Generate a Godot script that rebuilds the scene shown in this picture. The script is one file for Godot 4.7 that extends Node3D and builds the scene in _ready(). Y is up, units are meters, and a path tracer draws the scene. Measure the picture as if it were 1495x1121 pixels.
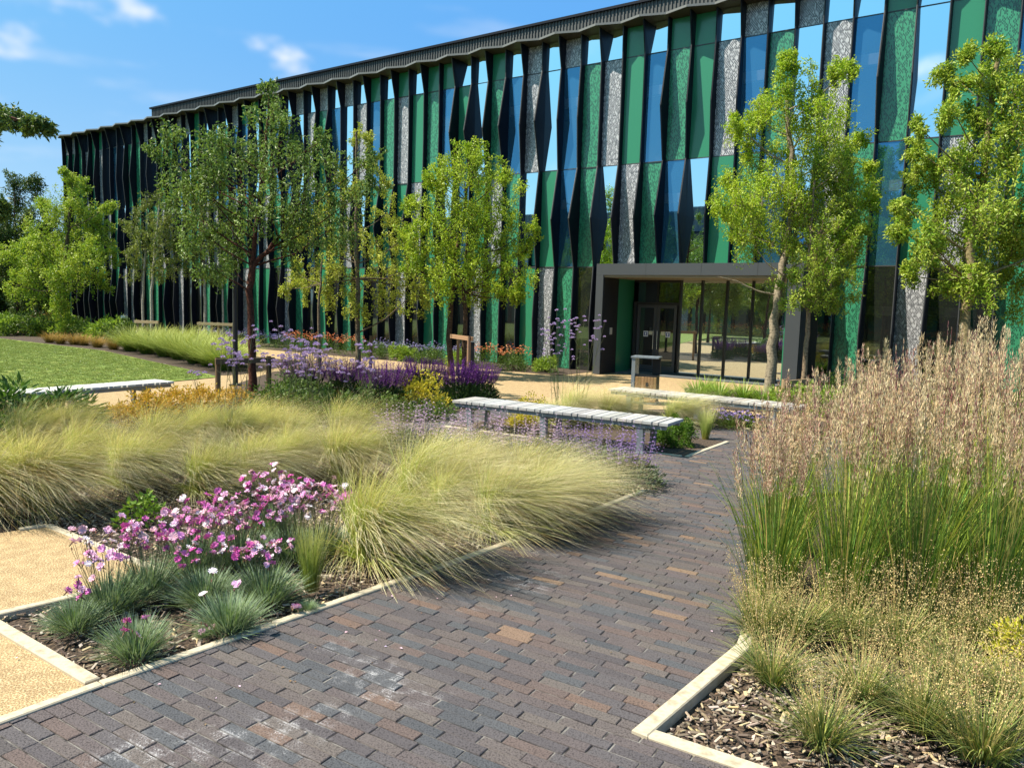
extends Node3D
# A planted courtyard in front of a three-storey office building with twisted fins and green, perforated and glass panels.

var rng := RandomNumberGenerator.new()
var M := {}
var used := {}
var lib := {}


class Buf:
	var v := PackedVector3Array()
	var n := PackedVector3Array()
	var c := PackedColorArray()
	var uv := PackedVector2Array()
	var ix := PackedInt32Array()

	func tri(a: Vector3, b: Vector3, d: Vector3, col: Color) -> void:
		var k := v.size()
		v.append(a); v.append(b); v.append(d)
		c.append(col); c.append(col); c.append(col)
		ix.append(k); ix.append(k + 1); ix.append(k + 2)

	func quad(a: Vector3, b: Vector3, d: Vector3, e: Vector3, col: Color) -> void:
		var k := v.size()
		v.append(a); v.append(b); v.append(d); v.append(e)
		c.append(col); c.append(col); c.append(col); c.append(col)
		ix.append(k); ix.append(k + 1); ix.append(k + 2)
		ix.append(k); ix.append(k + 2); ix.append(k + 3)

	# eight corners from a frame: o is the centre, x/y/z are half axes
	func box(o: Vector3, x: Vector3, y: Vector3, z: Vector3, col: Color) -> void:
		quad(o - x + y + z, o + x + y + z, o + x - y + z, o - x - y + z, col)
		quad(o + x + y - z, o - x + y - z, o - x - y - z, o + x - y - z, col)
		quad(o - x + y - z, o + x + y - z, o + x + y + z, o - x + y + z, col)
		quad(o - x - y + z, o + x - y + z, o + x - y - z, o - x - y - z, col)
		quad(o + x + y + z, o + x + y - z, o + x - y - z, o + x - y + z, col)
		quad(o - x + y - z, o - x + y + z, o - x - y + z, o - x - y - z, col)

	# a box whose upper edges are chamfered by e
	func slab(o: Vector3, x: Vector3, y: Vector3, z: Vector3, e: float, col: Color) -> void:
		var xi := x * (1.0 - e / x.length())
		var zi := z * (1.0 - e / z.length())
		var yi := y * (1.0 - e / y.length())
		quad(o - xi + y - zi, o + xi + y - zi, o + xi + y + zi, o - xi + y + zi, col)
		quad(o - xi + y + zi, o + xi + y + zi, o + x + yi + z, o - x + yi + z, col)
		quad(o + xi + y - zi, o - xi + y - zi, o - x + yi - z, o + x + yi - z, col)
		quad(o + xi + y + zi, o + xi + y - zi, o + x + yi - z, o + x + yi + z, col)
		quad(o - xi + y - zi, o - xi + y + zi, o - x + yi + z, o - x + yi - z, col)
		quad(o - x + yi + z, o + x + yi + z, o + x - y + z, o - x - y + z, col)
		quad(o + x + yi - z, o - x + yi - z, o - x - y - z, o + x - y - z, col)
		quad(o + x + yi + z, o + x + yi - z, o + x - y - z, o + x - y + z, col)
		quad(o - x + yi - z, o - x + yi + z, o - x - y + z, o - x - y - z, col)

	func bar(a: Vector3, b: Vector3, w: float, h: float, up: Vector3, col: Color) -> void:
		var d := (b - a) * 0.5
		var s := d.cross(up).normalized() * w * 0.5
		var t := s.cross(d).normalized() * h * 0.5
		box((a + b) * 0.5, d, t, s, col)

	func tube(p: Array, r: Array, sides: int, col: Color, col2 = null) -> void:
		var k := v.size()
		var m := p.size()
		var side := Vector3.ZERO
		for i in m:
			var d: Vector3 = (p[mini(i + 1, m - 1)] - p[maxi(i - 1, 0)]).normalized()
			if side == Vector3.ZERO:
				side = d.cross(Vector3(0.31, 0.2, 0.93)).normalized()
			side = (side - d * side.dot(d)).normalized()
			var w := d.cross(side)
			var cc: Color = col if col2 == null else col.lerp(col2, float(i) / maxf(1.0, m - 1))
			for j in sides:
				var a := TAU * j / sides
				v.append(p[i] + (side * cos(a) + w * sin(a)) * r[i])
				c.append(cc)
		for i in m - 1:
			for j in sides:
				var a := k + i * sides + j
				var b := k + i * sides + (j + 1) % sides
				ix.append(a); ix.append(a + sides); ix.append(b)
				ix.append(b); ix.append(a + sides); ix.append(b + sides)

	# a grass blade: a tapering ribbon on a parabola
	func blade(p: Vector3, d: Vector3, bend: Vector3, l: float, w: float, seg: int, c0: Color, c1: Color, c2: Color) -> void:
		var k := v.size()
		var s := d.cross(bend + Vector3(0.02, 0.01, 0.03)).normalized() * w * 0.5
		for i in seg:
			var t := float(i) / seg
			var q := p + (d * t + bend * t * t) * l
			var ww := s * (1.0 - t * t * 0.75)
			v.append(q - ww); v.append(q + ww)
			var cc := c0.lerp(c1, t * 2.8) if t < 0.36 else c1.lerp(c2, (t - 0.36) / 0.64)
			c.append(cc); c.append(cc)
		v.append(p + (d + bend) * l); c.append(c2)
		for i in seg - 1:
			var a := k + i * 2
			ix.append(a); ix.append(a + 2); ix.append(a + 1)
			ix.append(a + 1); ix.append(a + 2); ix.append(a + 3)
		var e := k + seg * 2 - 2
		ix.append(e); ix.append(e + 2); ix.append(e + 1)

	# a leaf: two faces folded along the midrib
	func leaf(p: Vector3, d: Vector3, s: Vector3, l: float, w: float, col: Color) -> void:
		var k := v.size()
		var u := s.cross(d) * w * 0.22
		var mid := p + d * l * 0.45
		v.append(p); v.append(mid - s * w * 0.5 + u); v.append(p + d * l); v.append(mid + s * w * 0.5 + u)
		c.append(col); c.append(col); c.append(col); c.append(col)
		ix.append(k); ix.append(k + 1); ix.append(k + 2)
		ix.append(k); ix.append(k + 2); ix.append(k + 3)

	func mesh(with_uv := false) -> ArrayMesh:
		var a := []
		a.resize(Mesh.ARRAY_MAX)
		a[Mesh.ARRAY_VERTEX] = v
		a[Mesh.ARRAY_COLOR] = c
		if n.size() == v.size():
			a[Mesh.ARRAY_NORMAL] = n
		if with_uv and uv.size() == v.size():
			a[Mesh.ARRAY_TEX_UV] = uv
		a[Mesh.ARRAY_INDEX] = ix
		var m := ArrayMesh.new()
		m.add_surface_from_arrays(Mesh.PRIMITIVE_TRIANGLES, a)
		return m

	# smooth normals from shared vertices (tubes)
	func smooth() -> Buf:
		n.resize(v.size())
		n.fill(Vector3.ZERO)
		for i in range(0, ix.size(), 3):
			var a := ix[i]; var b := ix[i + 1]; var d := ix[i + 2]
			var f := (v[d] - v[a]).cross(v[b] - v[a])
			n[a] += f; n[b] += f; n[d] += f
		for i in n.size():
			n[i] = n[i].normalized()
		return self


func rr(a: float, b: float) -> float:
	return rng.randf_range(a, b)


func ball() -> Vector3:
	var z := rr(-1, 1)
	var a := rr(0, TAU)
	var s := sqrt(1.0 - z * z)
	return Vector3(s * cos(a), z, s * sin(a))


func vary(col: Color, k: float) -> Color:
	var f := 1.0 + rr(-k, k)
	return Color(col.r * f * (1.0 + rr(-k, k) * 0.35), col.g * f, col.b * f * (1.0 + rr(-k, k) * 0.35))


func numbered(called: String) -> String:
	if not used.has(called):
		used[called] = 0
		return called
	used[called] += 1
	return "%s_%03d" % [called, used[called]]


func thing(called: String, label: String, category: String, at := Vector3.ZERO, turn := 0.0, group := "") -> Node3D:
	var o := Node3D.new()
	o.name = numbered(called)
	add_child(o)
	o.position = at
	o.rotation.y = turn
	o.set_meta("label", label)
	o.set_meta("category", category)
	if group:
		o.set_meta("group", group)
	return o


func ground_piece(called: String) -> Node3D:
	var o := Node3D.new()
	o.name = numbered(called)
	add_child(o)
	o.set_meta("kind", "structure")
	return o


func part(called: String, mesh: Mesh, mat: Material, parent: Node3D, at := Vector3.ZERO) -> MeshInstance3D:
	var o := MeshInstance3D.new()
	o.name = called
	o.mesh = mesh
	o.material_override = mat
	parent.add_child(o, true)
	o.position = at
	return o


func plain(r: float, g: float, b: float, rough := 0.6, metal := 0.0) -> StandardMaterial3D:
	var m := StandardMaterial3D.new()
	m.albedo_color = Color(r, g, b).linear_to_srgb()
	m.roughness = rough
	m.metallic = metal
	return m


func noise_tex(freq: float, oct: int, ramp: Array, size := 512, s := 1, kind := FastNoiseLite.TYPE_SIMPLEX_SMOOTH) -> NoiseTexture2D:
	var f := FastNoiseLite.new()
	f.noise_type = kind
	f.frequency = freq
	f.fractal_octaves = oct
	f.seed = s
	var t := NoiseTexture2D.new()
	t.width = size
	t.height = size
	t.seamless = true
	t.noise = f
	if ramp:
		var g := Gradient.new()
		var cs := PackedColorArray()
		var os := PackedFloat32Array()
		for i in ramp.size():
			cs.append(ramp[i][1])
			os.append(ramp[i][0])
		g.colors = cs
		g.offsets = os
		t.color_ramp = g
	return t


func grey(a: float) -> Color:
	return Color(a, a, a)


func world_map(m: StandardMaterial3D, metres: float) -> void:
	m.uv1_triplanar = true
	m.uv1_world_triplanar = true
	m.uv1_scale = Vector3.ONE / metres


func foliage_mat(rough := 0.55, back := 0.6, spec := 0.35) -> StandardMaterial3D:
	var m := StandardMaterial3D.new()
	m.vertex_color_use_as_albedo = true
	m.roughness = rough
	m.metallic_specular = spec
	m.cull_mode = BaseMaterial3D.CULL_DISABLED
	if back > 0.0:
		m.backlight_enabled = true
		m.backlight = Color(back, back, back * 0.8)
	return m


func make_materials() -> void:
	M.leaf = foliage_mat(0.45, 0.85, 0.4)
	M.grass = foliage_mat(0.6, 0.75, 0.25)
	M.petal = foliage_mat(0.7, 0.5, 0.15)
	M.vc = foliage_mat(0.7, 0.0, 0.3)
	var m: StandardMaterial3D
	# bark
	m = foliage_mat(0.85, 0.0, 0.2)
	m.albedo_texture = noise_tex(0.03, 4, [[0.2, grey(0.55)], [0.6, grey(1.0)], [0.8, grey(0.8)]], 256, 3)
	world_map(m, 0.5)
	m.heightmap_enabled = true
	m.heightmap_texture = m.albedo_texture
	m.heightmap_scale = 0.6
	M.bark = m
	# brick: grain and pale bloom of lime over each brick's own colour
	m = foliage_mat(0.82, 0.0, 0.3)
	m.albedo_texture = noise_tex(0.09, 4, [[0.15, grey(0.6)], [0.45, grey(0.9)], [0.62, grey(1.0)], [0.9, grey(0.82)]], 1024, 5)
	world_map(m, 1.3)
	m.heightmap_enabled = true
	m.heightmap_texture = noise_tex(0.11, 3, [], 1024, 15)
	m.heightmap_scale = 0.35
	M.brick = m
	# kerb stone
	m = plain(1, 1, 1, 0.9)
	m.albedo_texture = noise_tex(0.02, 5, [[0.1, Color(0.57, 0.53, 0.45)], [0.4, Color(0.67, 0.63, 0.55)], [0.6, Color(0.71, 0.67, 0.59)], [0.9, Color(0.63, 0.59, 0.51)]], 512, 8)
	world_map(m, 0.9)
	M.kerb = m
	# resin-bound gravel
	m = plain(1, 1, 1, 0.95)
	m.albedo_texture = noise_tex(0.10, 2, [[0.1, Color(0.34, 0.27, 0.19)], [0.35, Color(0.60, 0.51, 0.37)], [0.58, Color(0.70, 0.61, 0.46)], [0.85, Color(0.77, 0.70, 0.57)]], 1024, 9, FastNoiseLite.TYPE_CELLULAR)
	world_map(m, 1.1)
	m.heightmap_enabled = true
	m.heightmap_texture = noise_tex(0.10, 2, [], 1024, 9, FastNoiseLite.TYPE_CELLULAR)
	m.heightmap_scale = 0.5
	m.detail_enabled = true
	m.detail_blend_mode = BaseMaterial3D.BLEND_MODE_MUL
	m.detail_albedo = noise_tex(0.012, 4, [[0.3, Color(0.93, 0.92, 0.91)], [0.6, Color(1, 1, 1)]], 512, 19)
	m.detail_uv_layer = BaseMaterial3D.DETAIL_UV_1
	M.gravel = m
	# soil under the bark chips
	m = plain(1, 1, 1, 0.95)
	m.albedo_texture = noise_tex(0.05, 5, [[0.2, Color(0.12, 0.09, 0.07)], [0.5, Color(0.25, 0.20, 0.16)], [0.75, Color(0.36, 0.30, 0.24)]], 512, 11)
	world_map(m, 0.8)
	m.heightmap_enabled = true
	m.heightmap_texture = m.albedo_texture
	m.heightmap_scale = 2.0
	M.soil = m
	# lawn
	m = plain(1, 1, 1, 0.95)
	m.albedo_texture = noise_tex(0.02, 6, [[0.15, Color(0.27, 0.36, 0.10)], [0.45, Color(0.35, 0.43, 0.13)], [0.65, Color(0.42, 0.48, 0.17)], [0.85, Color(0.52, 0.52, 0.25)]], 1024, 12)
	world_map(m, 7.0)
	M.lawn = m
	m = plain(1, 1, 1, 0.95)
	m.albedo_texture = noise_tex(0.02, 5, [[0.2, Color(0.24, 0.31, 0.12)], [0.6, Color(0.36, 0.42, 0.18)], [0.85, Color(0.5, 0.48, 0.28)]], 512, 13)
	world_map(m, 16.0)
	M.field = m
	# sand in the joints of the bricks
	m = plain(1, 1, 1, 0.95)
	m.albedo_texture = noise_tex(0.018, 4, [[0.3, Color(0.10, 0.09, 0.09)], [0.40, Color(0.22, 0.21, 0.20)], [0.50, Color(0.34, 0.33, 0.32)], [0.75, Color(0.45, 0.44, 0.43)]], 1024, 14)
	world_map(m, 2.6)
	M.sand = m
	# timber
	m = foliage_mat(0.8, 0.0, 0.25)
	m.albedo_texture = noise_tex(0.03, 4, [[0.2, grey(0.68)], [0.5, grey(0.95)], [0.8, grey(0.82)]], 512, 16)
	m.uv1_triplanar = true
	m.uv1_scale = Vector3(9.0, 9.0, 1.3)
	M.timber = m
	M.steel = plain(0.23, 0.27, 0.31, 0.45, 0.35)
	var galv := M.steel as StandardMaterial3D
	galv.roughness_texture = noise_tex(0.02, 4, [[0.2, grey(0.5)], [0.8, grey(1.0)]], 256, 17)
	world_map(galv, 0.7)
	M.black = plain(0.012, 0.013, 0.016, 0.5)
	M.bright = plain(0.6, 0.6, 0.6, 0.25, 1.0)
	# facade
	M.fin = plain(0.005, 0.007, 0.014, 0.45)
	M.fin.metallic_specular = 0.3
	M.fin_edge = plain(0.06, 0.062, 0.066, 0.4, 0.2)
	M.clad = plain(0.055, 0.059, 0.06, 0.5, 0.1)
	M.trim = plain(0.17, 0.17, 0.165, 0.4, 0.2)
	M.portal = plain(0.062, 0.07, 0.08, 0.42, 0.2)
	M.soffit = plain(0.045, 0.04, 0.032, 0.6)
	m = plain(0.024, 0.19, 0.10, 0.30)
	m.clearcoat_enabled = true
	m.clearcoat = 0.5
	m.clearcoat_roughness = 0.12
	M.green = m
	m = plain(0.72, 0.92, 1.0, 0.015, 1.0)
	M.sky_glass = m
	m = plain(0.085, 0.30, 0.52, 0.02, 0.76)
	m.albedo_color.a = 0.06
	m.transparency = BaseMaterial3D.TRANSPARENCY_ALPHA
	M.blue_glass = m
	m = plain(0.15, 0.17, 0.17, 0.02, 0.92)
	m.albedo_color.a = 0.05
	m.transparency = BaseMaterial3D.TRANSPARENCY_ALPHA
	M.dark_glass = m
	m = plain(0.72, 0.80, 0.80, 0.012, 0.93)
	m.albedo_color.a = 0.05
	m.transparency = BaseMaterial3D.TRANSPARENCY_ALPHA
	M.mirror_glass = m
	M.room = plain(0.10, 0.11, 0.12, 0.9)
	M.pale = plain(0.72, 0.74, 0.74, 0.8)
	M.perf_green = perforated(Color(0.036, 0.24, 0.13), Color(0.008, 0.06, 0.038), 0.42, 21)
	M.perf_silver = perforated(Color(0.46, 0.47, 0.50), Color(0.028, 0.031, 0.042), 0.62, 22)


# pressed sheet with rows of short upright slots
func perforated(sheet: Color, slot: Color, share: float, s: int) -> StandardMaterial3D:
	var im := Image.create(256, 1024, false, Image.FORMAT_RGB8)
	var a := sheet.linear_to_srgb()
	var b := slot.linear_to_srgb()
	im.fill(a)
	var r := RandomNumberGenerator.new()
	r.seed = s
	# staggered upright dashes, some left out
	for col in 24:
		for row in 40:
			if r.randf() < share * 1.35:
				im.fill_rect(Rect2i(int(col * 10.667) + 1, row * 27 + (13 if col % 2 else 0) - 13, 8, 19 if r.randf() < 0.8 else 33), b)
	var m := StandardMaterial3D.new()
	m.albedo_texture = ImageTexture.create_from_image(im)
	m.roughness = 0.32
	m.metallic_specular = 0.6
	m.clearcoat_enabled = true
	m.clearcoat = 0.4
	m.clearcoat_roughness = 0.1
	return m


func look_and_light() -> void:
	var cam := Camera3D.new()
	cam.name = "camera"
	cam.position = Vector3(0, 1.9, 0)
	cam.basis = Basis(Vector3.RIGHT, -0.1013) * Basis(Vector3.BACK, 0.031)
	cam.fov = 53.06
	cam.near = 0.05
	cam.far = 900.0
	cam.current = true
	add_child(cam)
	var env := Environment.new()
	env.background_mode = Environment.BG_SKY
	var sky := Sky.new()
	var pano := PanoramaSkyMaterial.new()
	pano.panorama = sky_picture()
	pano.energy_multiplier = 1.0
	sky.sky_material = pano
	env.sky = sky
	env.tonemap_mode = Environment.TONE_MAPPER_LINEAR
	env.tonemap_exposure = 2.15
	env.sdfgi_enabled = true
	env.ssao_enabled = true
	env.ssil_enabled = true
	var we := WorldEnvironment.new()
	we.name = "world_environment"
	we.environment = env
	add_child(we)
	var sun := DirectionalLight3D.new()
	sun.name = "sun"
	sun.light_energy = 1.6
	sun.light_color = Color(1.0, 0.955, 0.88)
	sun.light_angular_distance = 0.5
	sun.shadow_enabled = true
	add_child(sun)
	sun.look_at_from_position(Vector3.ZERO, Vector3(0.556, -0.825, -0.075))


# clear summer sky with a few fair-weather clouds, in linear light
func sky_picture() -> ImageTexture:
	var w := 1536
	var h := 768
	var im := Image.create(w, h, false, Image.FORMAT_RGBF)
	var f := FastNoiseLite.new()
	f.noise_type = FastNoiseLite.TYPE_SIMPLEX_SMOOTH
	f.frequency = 1.0
	f.fractal_octaves = 6
	f.fractal_gain = 0.55
	f.seed = 41
	var low := Color(0.251, 0.363, 0.460)
	var mid := Color(0.052, 0.185, 0.433)
	var top := Color(0.022, 0.080, 0.258)
	for y in h:
		var el := (0.5 - (y + 0.5) / h) * PI
		var e := rad_to_deg(el)
		if e < -2.0:
			im.fill_rect(Rect2i(0, y, w, h - y), Color(0.150, 0.165, 0.150))
			break
		var base := low.lerp(mid, smoothstep(0.0, 1.0, pow(clampf(e / 22.0, 0.0, 1.0), 0.62)))
		base = base.lerp(top, smoothstep(16.0, 80.0, e))
		for x in w:
			var az := (x + 0.5) / w * TAU
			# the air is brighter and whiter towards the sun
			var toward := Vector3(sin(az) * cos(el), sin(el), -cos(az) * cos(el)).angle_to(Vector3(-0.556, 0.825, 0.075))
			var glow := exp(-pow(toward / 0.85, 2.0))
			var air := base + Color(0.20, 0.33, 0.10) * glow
			var cl := 0.0
			if e > 4.0:
				var k := 1.0 / (sin(el) + 0.12)
				var q := Vector2(sin(az + 0.2), -cos(az + 0.2)) * cos(el) * k
				var nz := f.get_noise_2d(q.x * 1.15 + 7.7, q.y * 1.15 + 1.9)
				cl = smoothstep(0.37, 0.70, nz) * smoothstep(4.0, 9.0, e)
				cl += 0.16 * smoothstep(0.05, 0.5, f.get_noise_2d(q.x * 0.9 + 40.0, q.y * 3.1))
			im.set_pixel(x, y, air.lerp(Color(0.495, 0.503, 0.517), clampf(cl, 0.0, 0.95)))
	return ImageTexture.create_from_image(im)


func sheet(points: Array, y: float, col := Color.WHITE) -> Buf:
	var p := PackedVector2Array(points)
	var t := Geometry2D.triangulate_polygon(p)
	var b := Buf.new()
	for q in p:
		b.v.append(Vector3(q.x, y, q.y))
		b.c.append(col)
		b.n.append(Vector3.UP)
	for i in range(0, t.size(), 3):
		var a := p[t[i]]; var d := p[t[i + 1]]; var e := p[t[i + 2]]
		# clockwise seen from above (x right, z towards the viewer)
		if (d - a).cross(e - a) > 0.0:
			b.ix.append_array([t[i], t[i + 1], t[i + 2]])
		else:
			b.ix.append_array([t[i], t[i + 2], t[i + 1]])
	return b


func flat(called: String, points: Array, y: float, mat: Material) -> MeshInstance3D:
	var o := MeshInstance3D.new()
	o.name = numbered(called)
	o.mesh = sheet(points, y).mesh()
	o.material_override = mat
	o.set_meta("kind", "structure")
	add_child(o)
	return o


# a line of pale edging stones, one piece after another
func kerb(pts: Array, width: float, top := 0.014) -> void:
	var k := ground_piece("kerb")
	for i in pts.size() - 1:
		var a: Vector2 = pts[i]
		var b: Vector2 = pts[i + 1]
		var l := a.distance_to(b)
		var count := maxi(1, roundi(l / 0.9))
		var d := (b - a) / count
		for j in count:
			var s := Buf.new()
			var p := a + d * j
			var q := a + d * (j + 1) - d.normalized() * 0.004
			var mid := (p + q) * 0.5
			var hx := Vector3(q.x - p.x, 0, q.y - p.y) * 0.5
			var hz := Vector3(-hx.z, 0, hx.x).normalized() * width * 0.5
			s.slab(Vector3(mid.x, top - 0.06 + rr(-0.002, 0.002), mid.y), hx, Vector3(0, 0.06, 0), hz, 0.006, Color.WHITE)
			part("kerb_stone", s.mesh(), M.kerb, k)


const PAVING := [Vector2(-3.3, -1.75), Vector2(-1.96, -3.58), Vector2(-1.35, -4.33), Vector2(0.05, -6.08), Vector2(1.47, -8.02), Vector2(-1.23, -9.73), Vector2(-3.3, -11.05), Vector2(-4.0, -12.2), Vector2(-1.2, -14.3), Vector2(0.5, -15.3), Vector2(3.34, -12.97), Vector2(8.4, -9.9), Vector2(3.1, -8.0), Vector2(2.12, -5.9), Vector2(1.64, -4.85), Vector2(1.37, -4.22), Vector2(0.64, -3.29), Vector2(3.2, -1.72), Vector2(2.2, -0.4), Vector2(-1.6, -0.4)]
const BENCH_BED := [Vector2(2.32, -9.94), Vector2(3.21, -11.22), Vector2(0.05, -13.15), Vector2(-1.05, -11.85)]


func paving() -> void:
	var root := ground_piece("brick_paving")
	part("sand_bed", sheet(PAVING, -0.006).mesh(), M.sand, root)
	var mb := M.brick as StandardMaterial3D
	mb.detail_enabled = true
	mb.detail_blend_mode = BaseMaterial3D.BLEND_MODE_MIX
	mb.detail_uv_layer = BaseMaterial3D.DETAIL_UV_2
	mb.uv2_triplanar = true
	mb.uv2_world_triplanar = true
	mb.uv2_scale = Vector3.ONE / 9.0
	mb.detail_albedo = lime_bloom()
	var poly := PackedVector2Array(PAVING)
	var bed := PackedVector2Array(BENCH_BED)
	var u := Vector2(0.848, 0.530)
	var w := Vector2(-0.530, 0.848)
	var tones := [Color(0.107, 0.094, 0.097), Color(0.116, 0.099, 0.101), Color(0.100, 0.094, 0.099), Color(0.090, 0.092, 0.102), Color(0.076, 0.082, 0.094), Color(0.123, 0.098, 0.093), Color(0.128, 0.113, 0.108), Color(0.090, 0.082, 0.087), Color(0.150, 0.109, 0.091), Color(0.204, 0.143, 0.106)]
	var odds := [0, 0, 0, 0, 1, 1, 1, 1, 2, 2, 2, 2, 3, 3, 3, 4, 4, 5, 5, 6, 6, 7, 7, 7, 7, 0, 1, 2, 7, 3, 5, 1, 0, 2, 6, 8, 4, 0, 1, 2, 3, 7, 6, 5, 0, 1, 2, 7, 8, 9]
	var whole := []
	var rest := Buf.new()
	rng.seed = 71
	for row in range(-130, 130):
		var along := -14.0 + rr(0, 0.23)
		while along < 13.0:
			var l := 0.232 + rr(-0.008, 0.006)
			if rng.randf() < 0.08:
				l = rr(0.11, 0.16)
			var head := rr(0.003, 0.008)
			var cpt := u * (along + l * 0.5) + w * (row * 0.0705 + 0.02) + Vector2(0.8, -6.5)
			along += l
			if cpt.y > -1.2 or absf(cpt.x) > 9.0 or cpt.y < -15.5:
				continue
			var hx := u * (l - head) * 0.5
			var hw := w * (0.0705 - 0.0045 - rr(0, 0.002)) * 0.5
			var turn := rr(-0.008, 0.008)
			hx = hx.rotated(turn)
			hw = hw.rotated(turn)
			var quad := PackedVector2Array([cpt - hx - hw, cpt + hx - hw, cpt + hx + hw, cpt - hx + hw])
			var inside := 0
			for q in quad:
				if Geometry2D.is_point_in_polygon(q, poly):
					inside += 1
			if inside == 0:
				continue
			var tone: Color = tones[odds[rng.randi() % odds.size()]]
			var top := rr(-0.0025, 0.0015)
			if inside == 4:
				if Geometry2D.is_point_in_polygon(cpt, bed):
					continue
				whole.append([cpt, hx, hw, top, tone, l])
			else:
				for piece in Geometry2D.intersect_polygons(quad, poly):
					var s := sheet(Array(piece), top)
					var k := rest.v.size()
					rest.v.append_array(s.v)
					for q in s.v.size():
						rest.c.append(tone)
					for q in s.ix:
						rest.ix.append(q + k)
					for q in piece.size():
						var a := piece[q]
						var b := piece[(q + 1) % piece.size()]
						rest.quad(Vector3(a.x, top, a.y), Vector3(b.x, top, b.y), Vector3(b.x, -0.05, b.y), Vector3(a.x, -0.05, a.y), tone)
	var score := func(e) -> float:
		var p: Vector2 = e[0]
		var d := p.length()
		return d if p.y < -2.9 and absf(p.x) < -p.y * 0.69 else d + 100.0
	whole.sort_custom(func(a, b): return score.call(a) < score.call(b))
	var shapes := {}
	for i in whole.size():
		var e: Array = whole[i]
		var p: Vector2 = e[0]
		var hx := Vector3(e[1].x, 0, e[1].y)
		var hw := Vector3(e[2].x, 0, e[2].y)
		if i < 300:
			# bricks of one tone and length share a mesh
			var key := "%s %d" % [e[4], roundi(e[5] * 40.0)]
			if not shapes.has(key):
				var s := Buf.new()
				s.slab(Vector3(0, -0.03, 0), Vector3(hx.length(), 0, 0), Vector3(0, 0.03, 0), Vector3(0, 0, hw.length()), 0.0035, e[4])
				shapes[key] = s.mesh()
			var o := part("brick", shapes[key], M.brick, root, Vector3(p.x, e[3], p.y))
			o.rotation = Vector3(rr(-0.012, 0.012), -atan2(hx.z, hx.x), rr(-0.006, 0.006))
		else:
			var tilt := Vector3(0, rr(-0.0008, 0.0008), 0)
			rest.slab(Vector3(p.x, e[3] - 0.03, p.y), hx + tilt, Vector3(0, 0.03, 0), hw, 0.003, vary(e[4], 0.06))
	var f := part("brick_field", rest.mesh(), M.brick, root)
	f.set_meta("kind", "stuff")


# white lime marks on the bricks, where the photograph shows them
func lime_bloom() -> ImageTexture:
	var n := 2048
	var im := Image.create(n, n, false, Image.FORMAT_RGBA8)
	im.fill(Color(0.74, 0.74, 0.76, 0.0))
	var f := FastNoiseLite.new()
	f.noise_type = FastNoiseLite.TYPE_SIMPLEX_SMOOTH
	f.frequency = 0.045
	f.fractal_octaves = 4
	f.seed = 6
	var g := FastNoiseLite.new()
	g.frequency = 0.4
	g.seed = 9
	var marks := [[Vector2(-0.66, -3.76), 0.20, 0.75], [Vector2(-0.55, -3.58), 0.16, 0.8], [Vector2(-0.76, -3.91), 0.10, 0.6], [Vector2(-0.38, -3.57), 0.16, 0.4], [Vector2(-0.94, -3.26), 0.20, 0.75], [Vector2(-1.20, -3.17), 0.14, 0.7], [Vector2(-1.49, -3.03), 0.22, 0.75], [Vector2(-1.30, -2.99), 0.16, 0.6], [Vector2(0.15, -5.09), 0.17, 0.75], [Vector2(0.01, -5.25), 0.12, 0.6], [Vector2(0.30, -5.34), 0.12, 0.35], [Vector2(-0.89, -4.07), 0.14, 0.4], [Vector2(-1.46, -4.20), 0.14, 0.2], [Vector2(0.32, -5.85), 0.2, 0.3], [Vector2(-0.20, -4.65), 0.16, 0.2], [Vector2(-1.01, -3.05), 0.2, 0.4], [Vector2(-0.80, -3.39), 0.14, 0.5]]
	for m in marks:
		var p: Vector2 = m[0]
		var r: float = m[1]
		var cx := fposmod(p.x, 9.0) / 9.0 * n
		var cy := fposmod(p.y, 9.0) / 9.0 * n
		var rp := r / 9.0 * n * 1.6
		for y in range(int(cy - rp), int(cy + rp) + 1):
			for x in range(int(cx - rp), int(cx + rp) + 1):
				var d := Vector2(x - cx, (y - cy) * 1.3).length() / rp
				if d > 1.0:
					continue
				# dust gathers along the joints and thins out over the faces
				var wx := p.x + (x - cx) / n * 9.0
				var wy := p.y + (y - cy) / n * 9.0
				var row := ((wx - 0.8) * -0.530 + (wy + 6.5) * 0.848 - 0.02) / 0.0705
				var joint := smoothstep(0.26, 0.5, absf(row - roundf(row)))
				var grain := smoothstep(-0.15, 0.55, g.get_noise_2d(x * 2.0, y * 2.0))
				var cloud := smoothstep(-0.1, 0.5, f.get_noise_2d(x * 0.9, y * 0.9) + 0.1)
				var a: float = 1.7 * m[2] * smoothstep(1.0, 0.15, d) * cloud * (joint * (0.35 + 0.65 * grain) + 0.55 * grain * grain * (1.0 - joint))
				var xx := posmod(x, n)
				var yy := posmod(y, n)
				if a > im.get_pixel(xx, yy).a:
					im.set_pixel(xx, yy, Color(0.74, 0.74, 0.76, a))
	return ImageTexture.create_from_image(im)


func fac(s: float, out: float) -> Vector2:
	# a point in plan: s metres along the facade, out metres before it
	return Vector2(0.8217 * s + 0.5699 * (20.65 - out), 0.5699 * s - 0.8217 * (20.65 - out))


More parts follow.
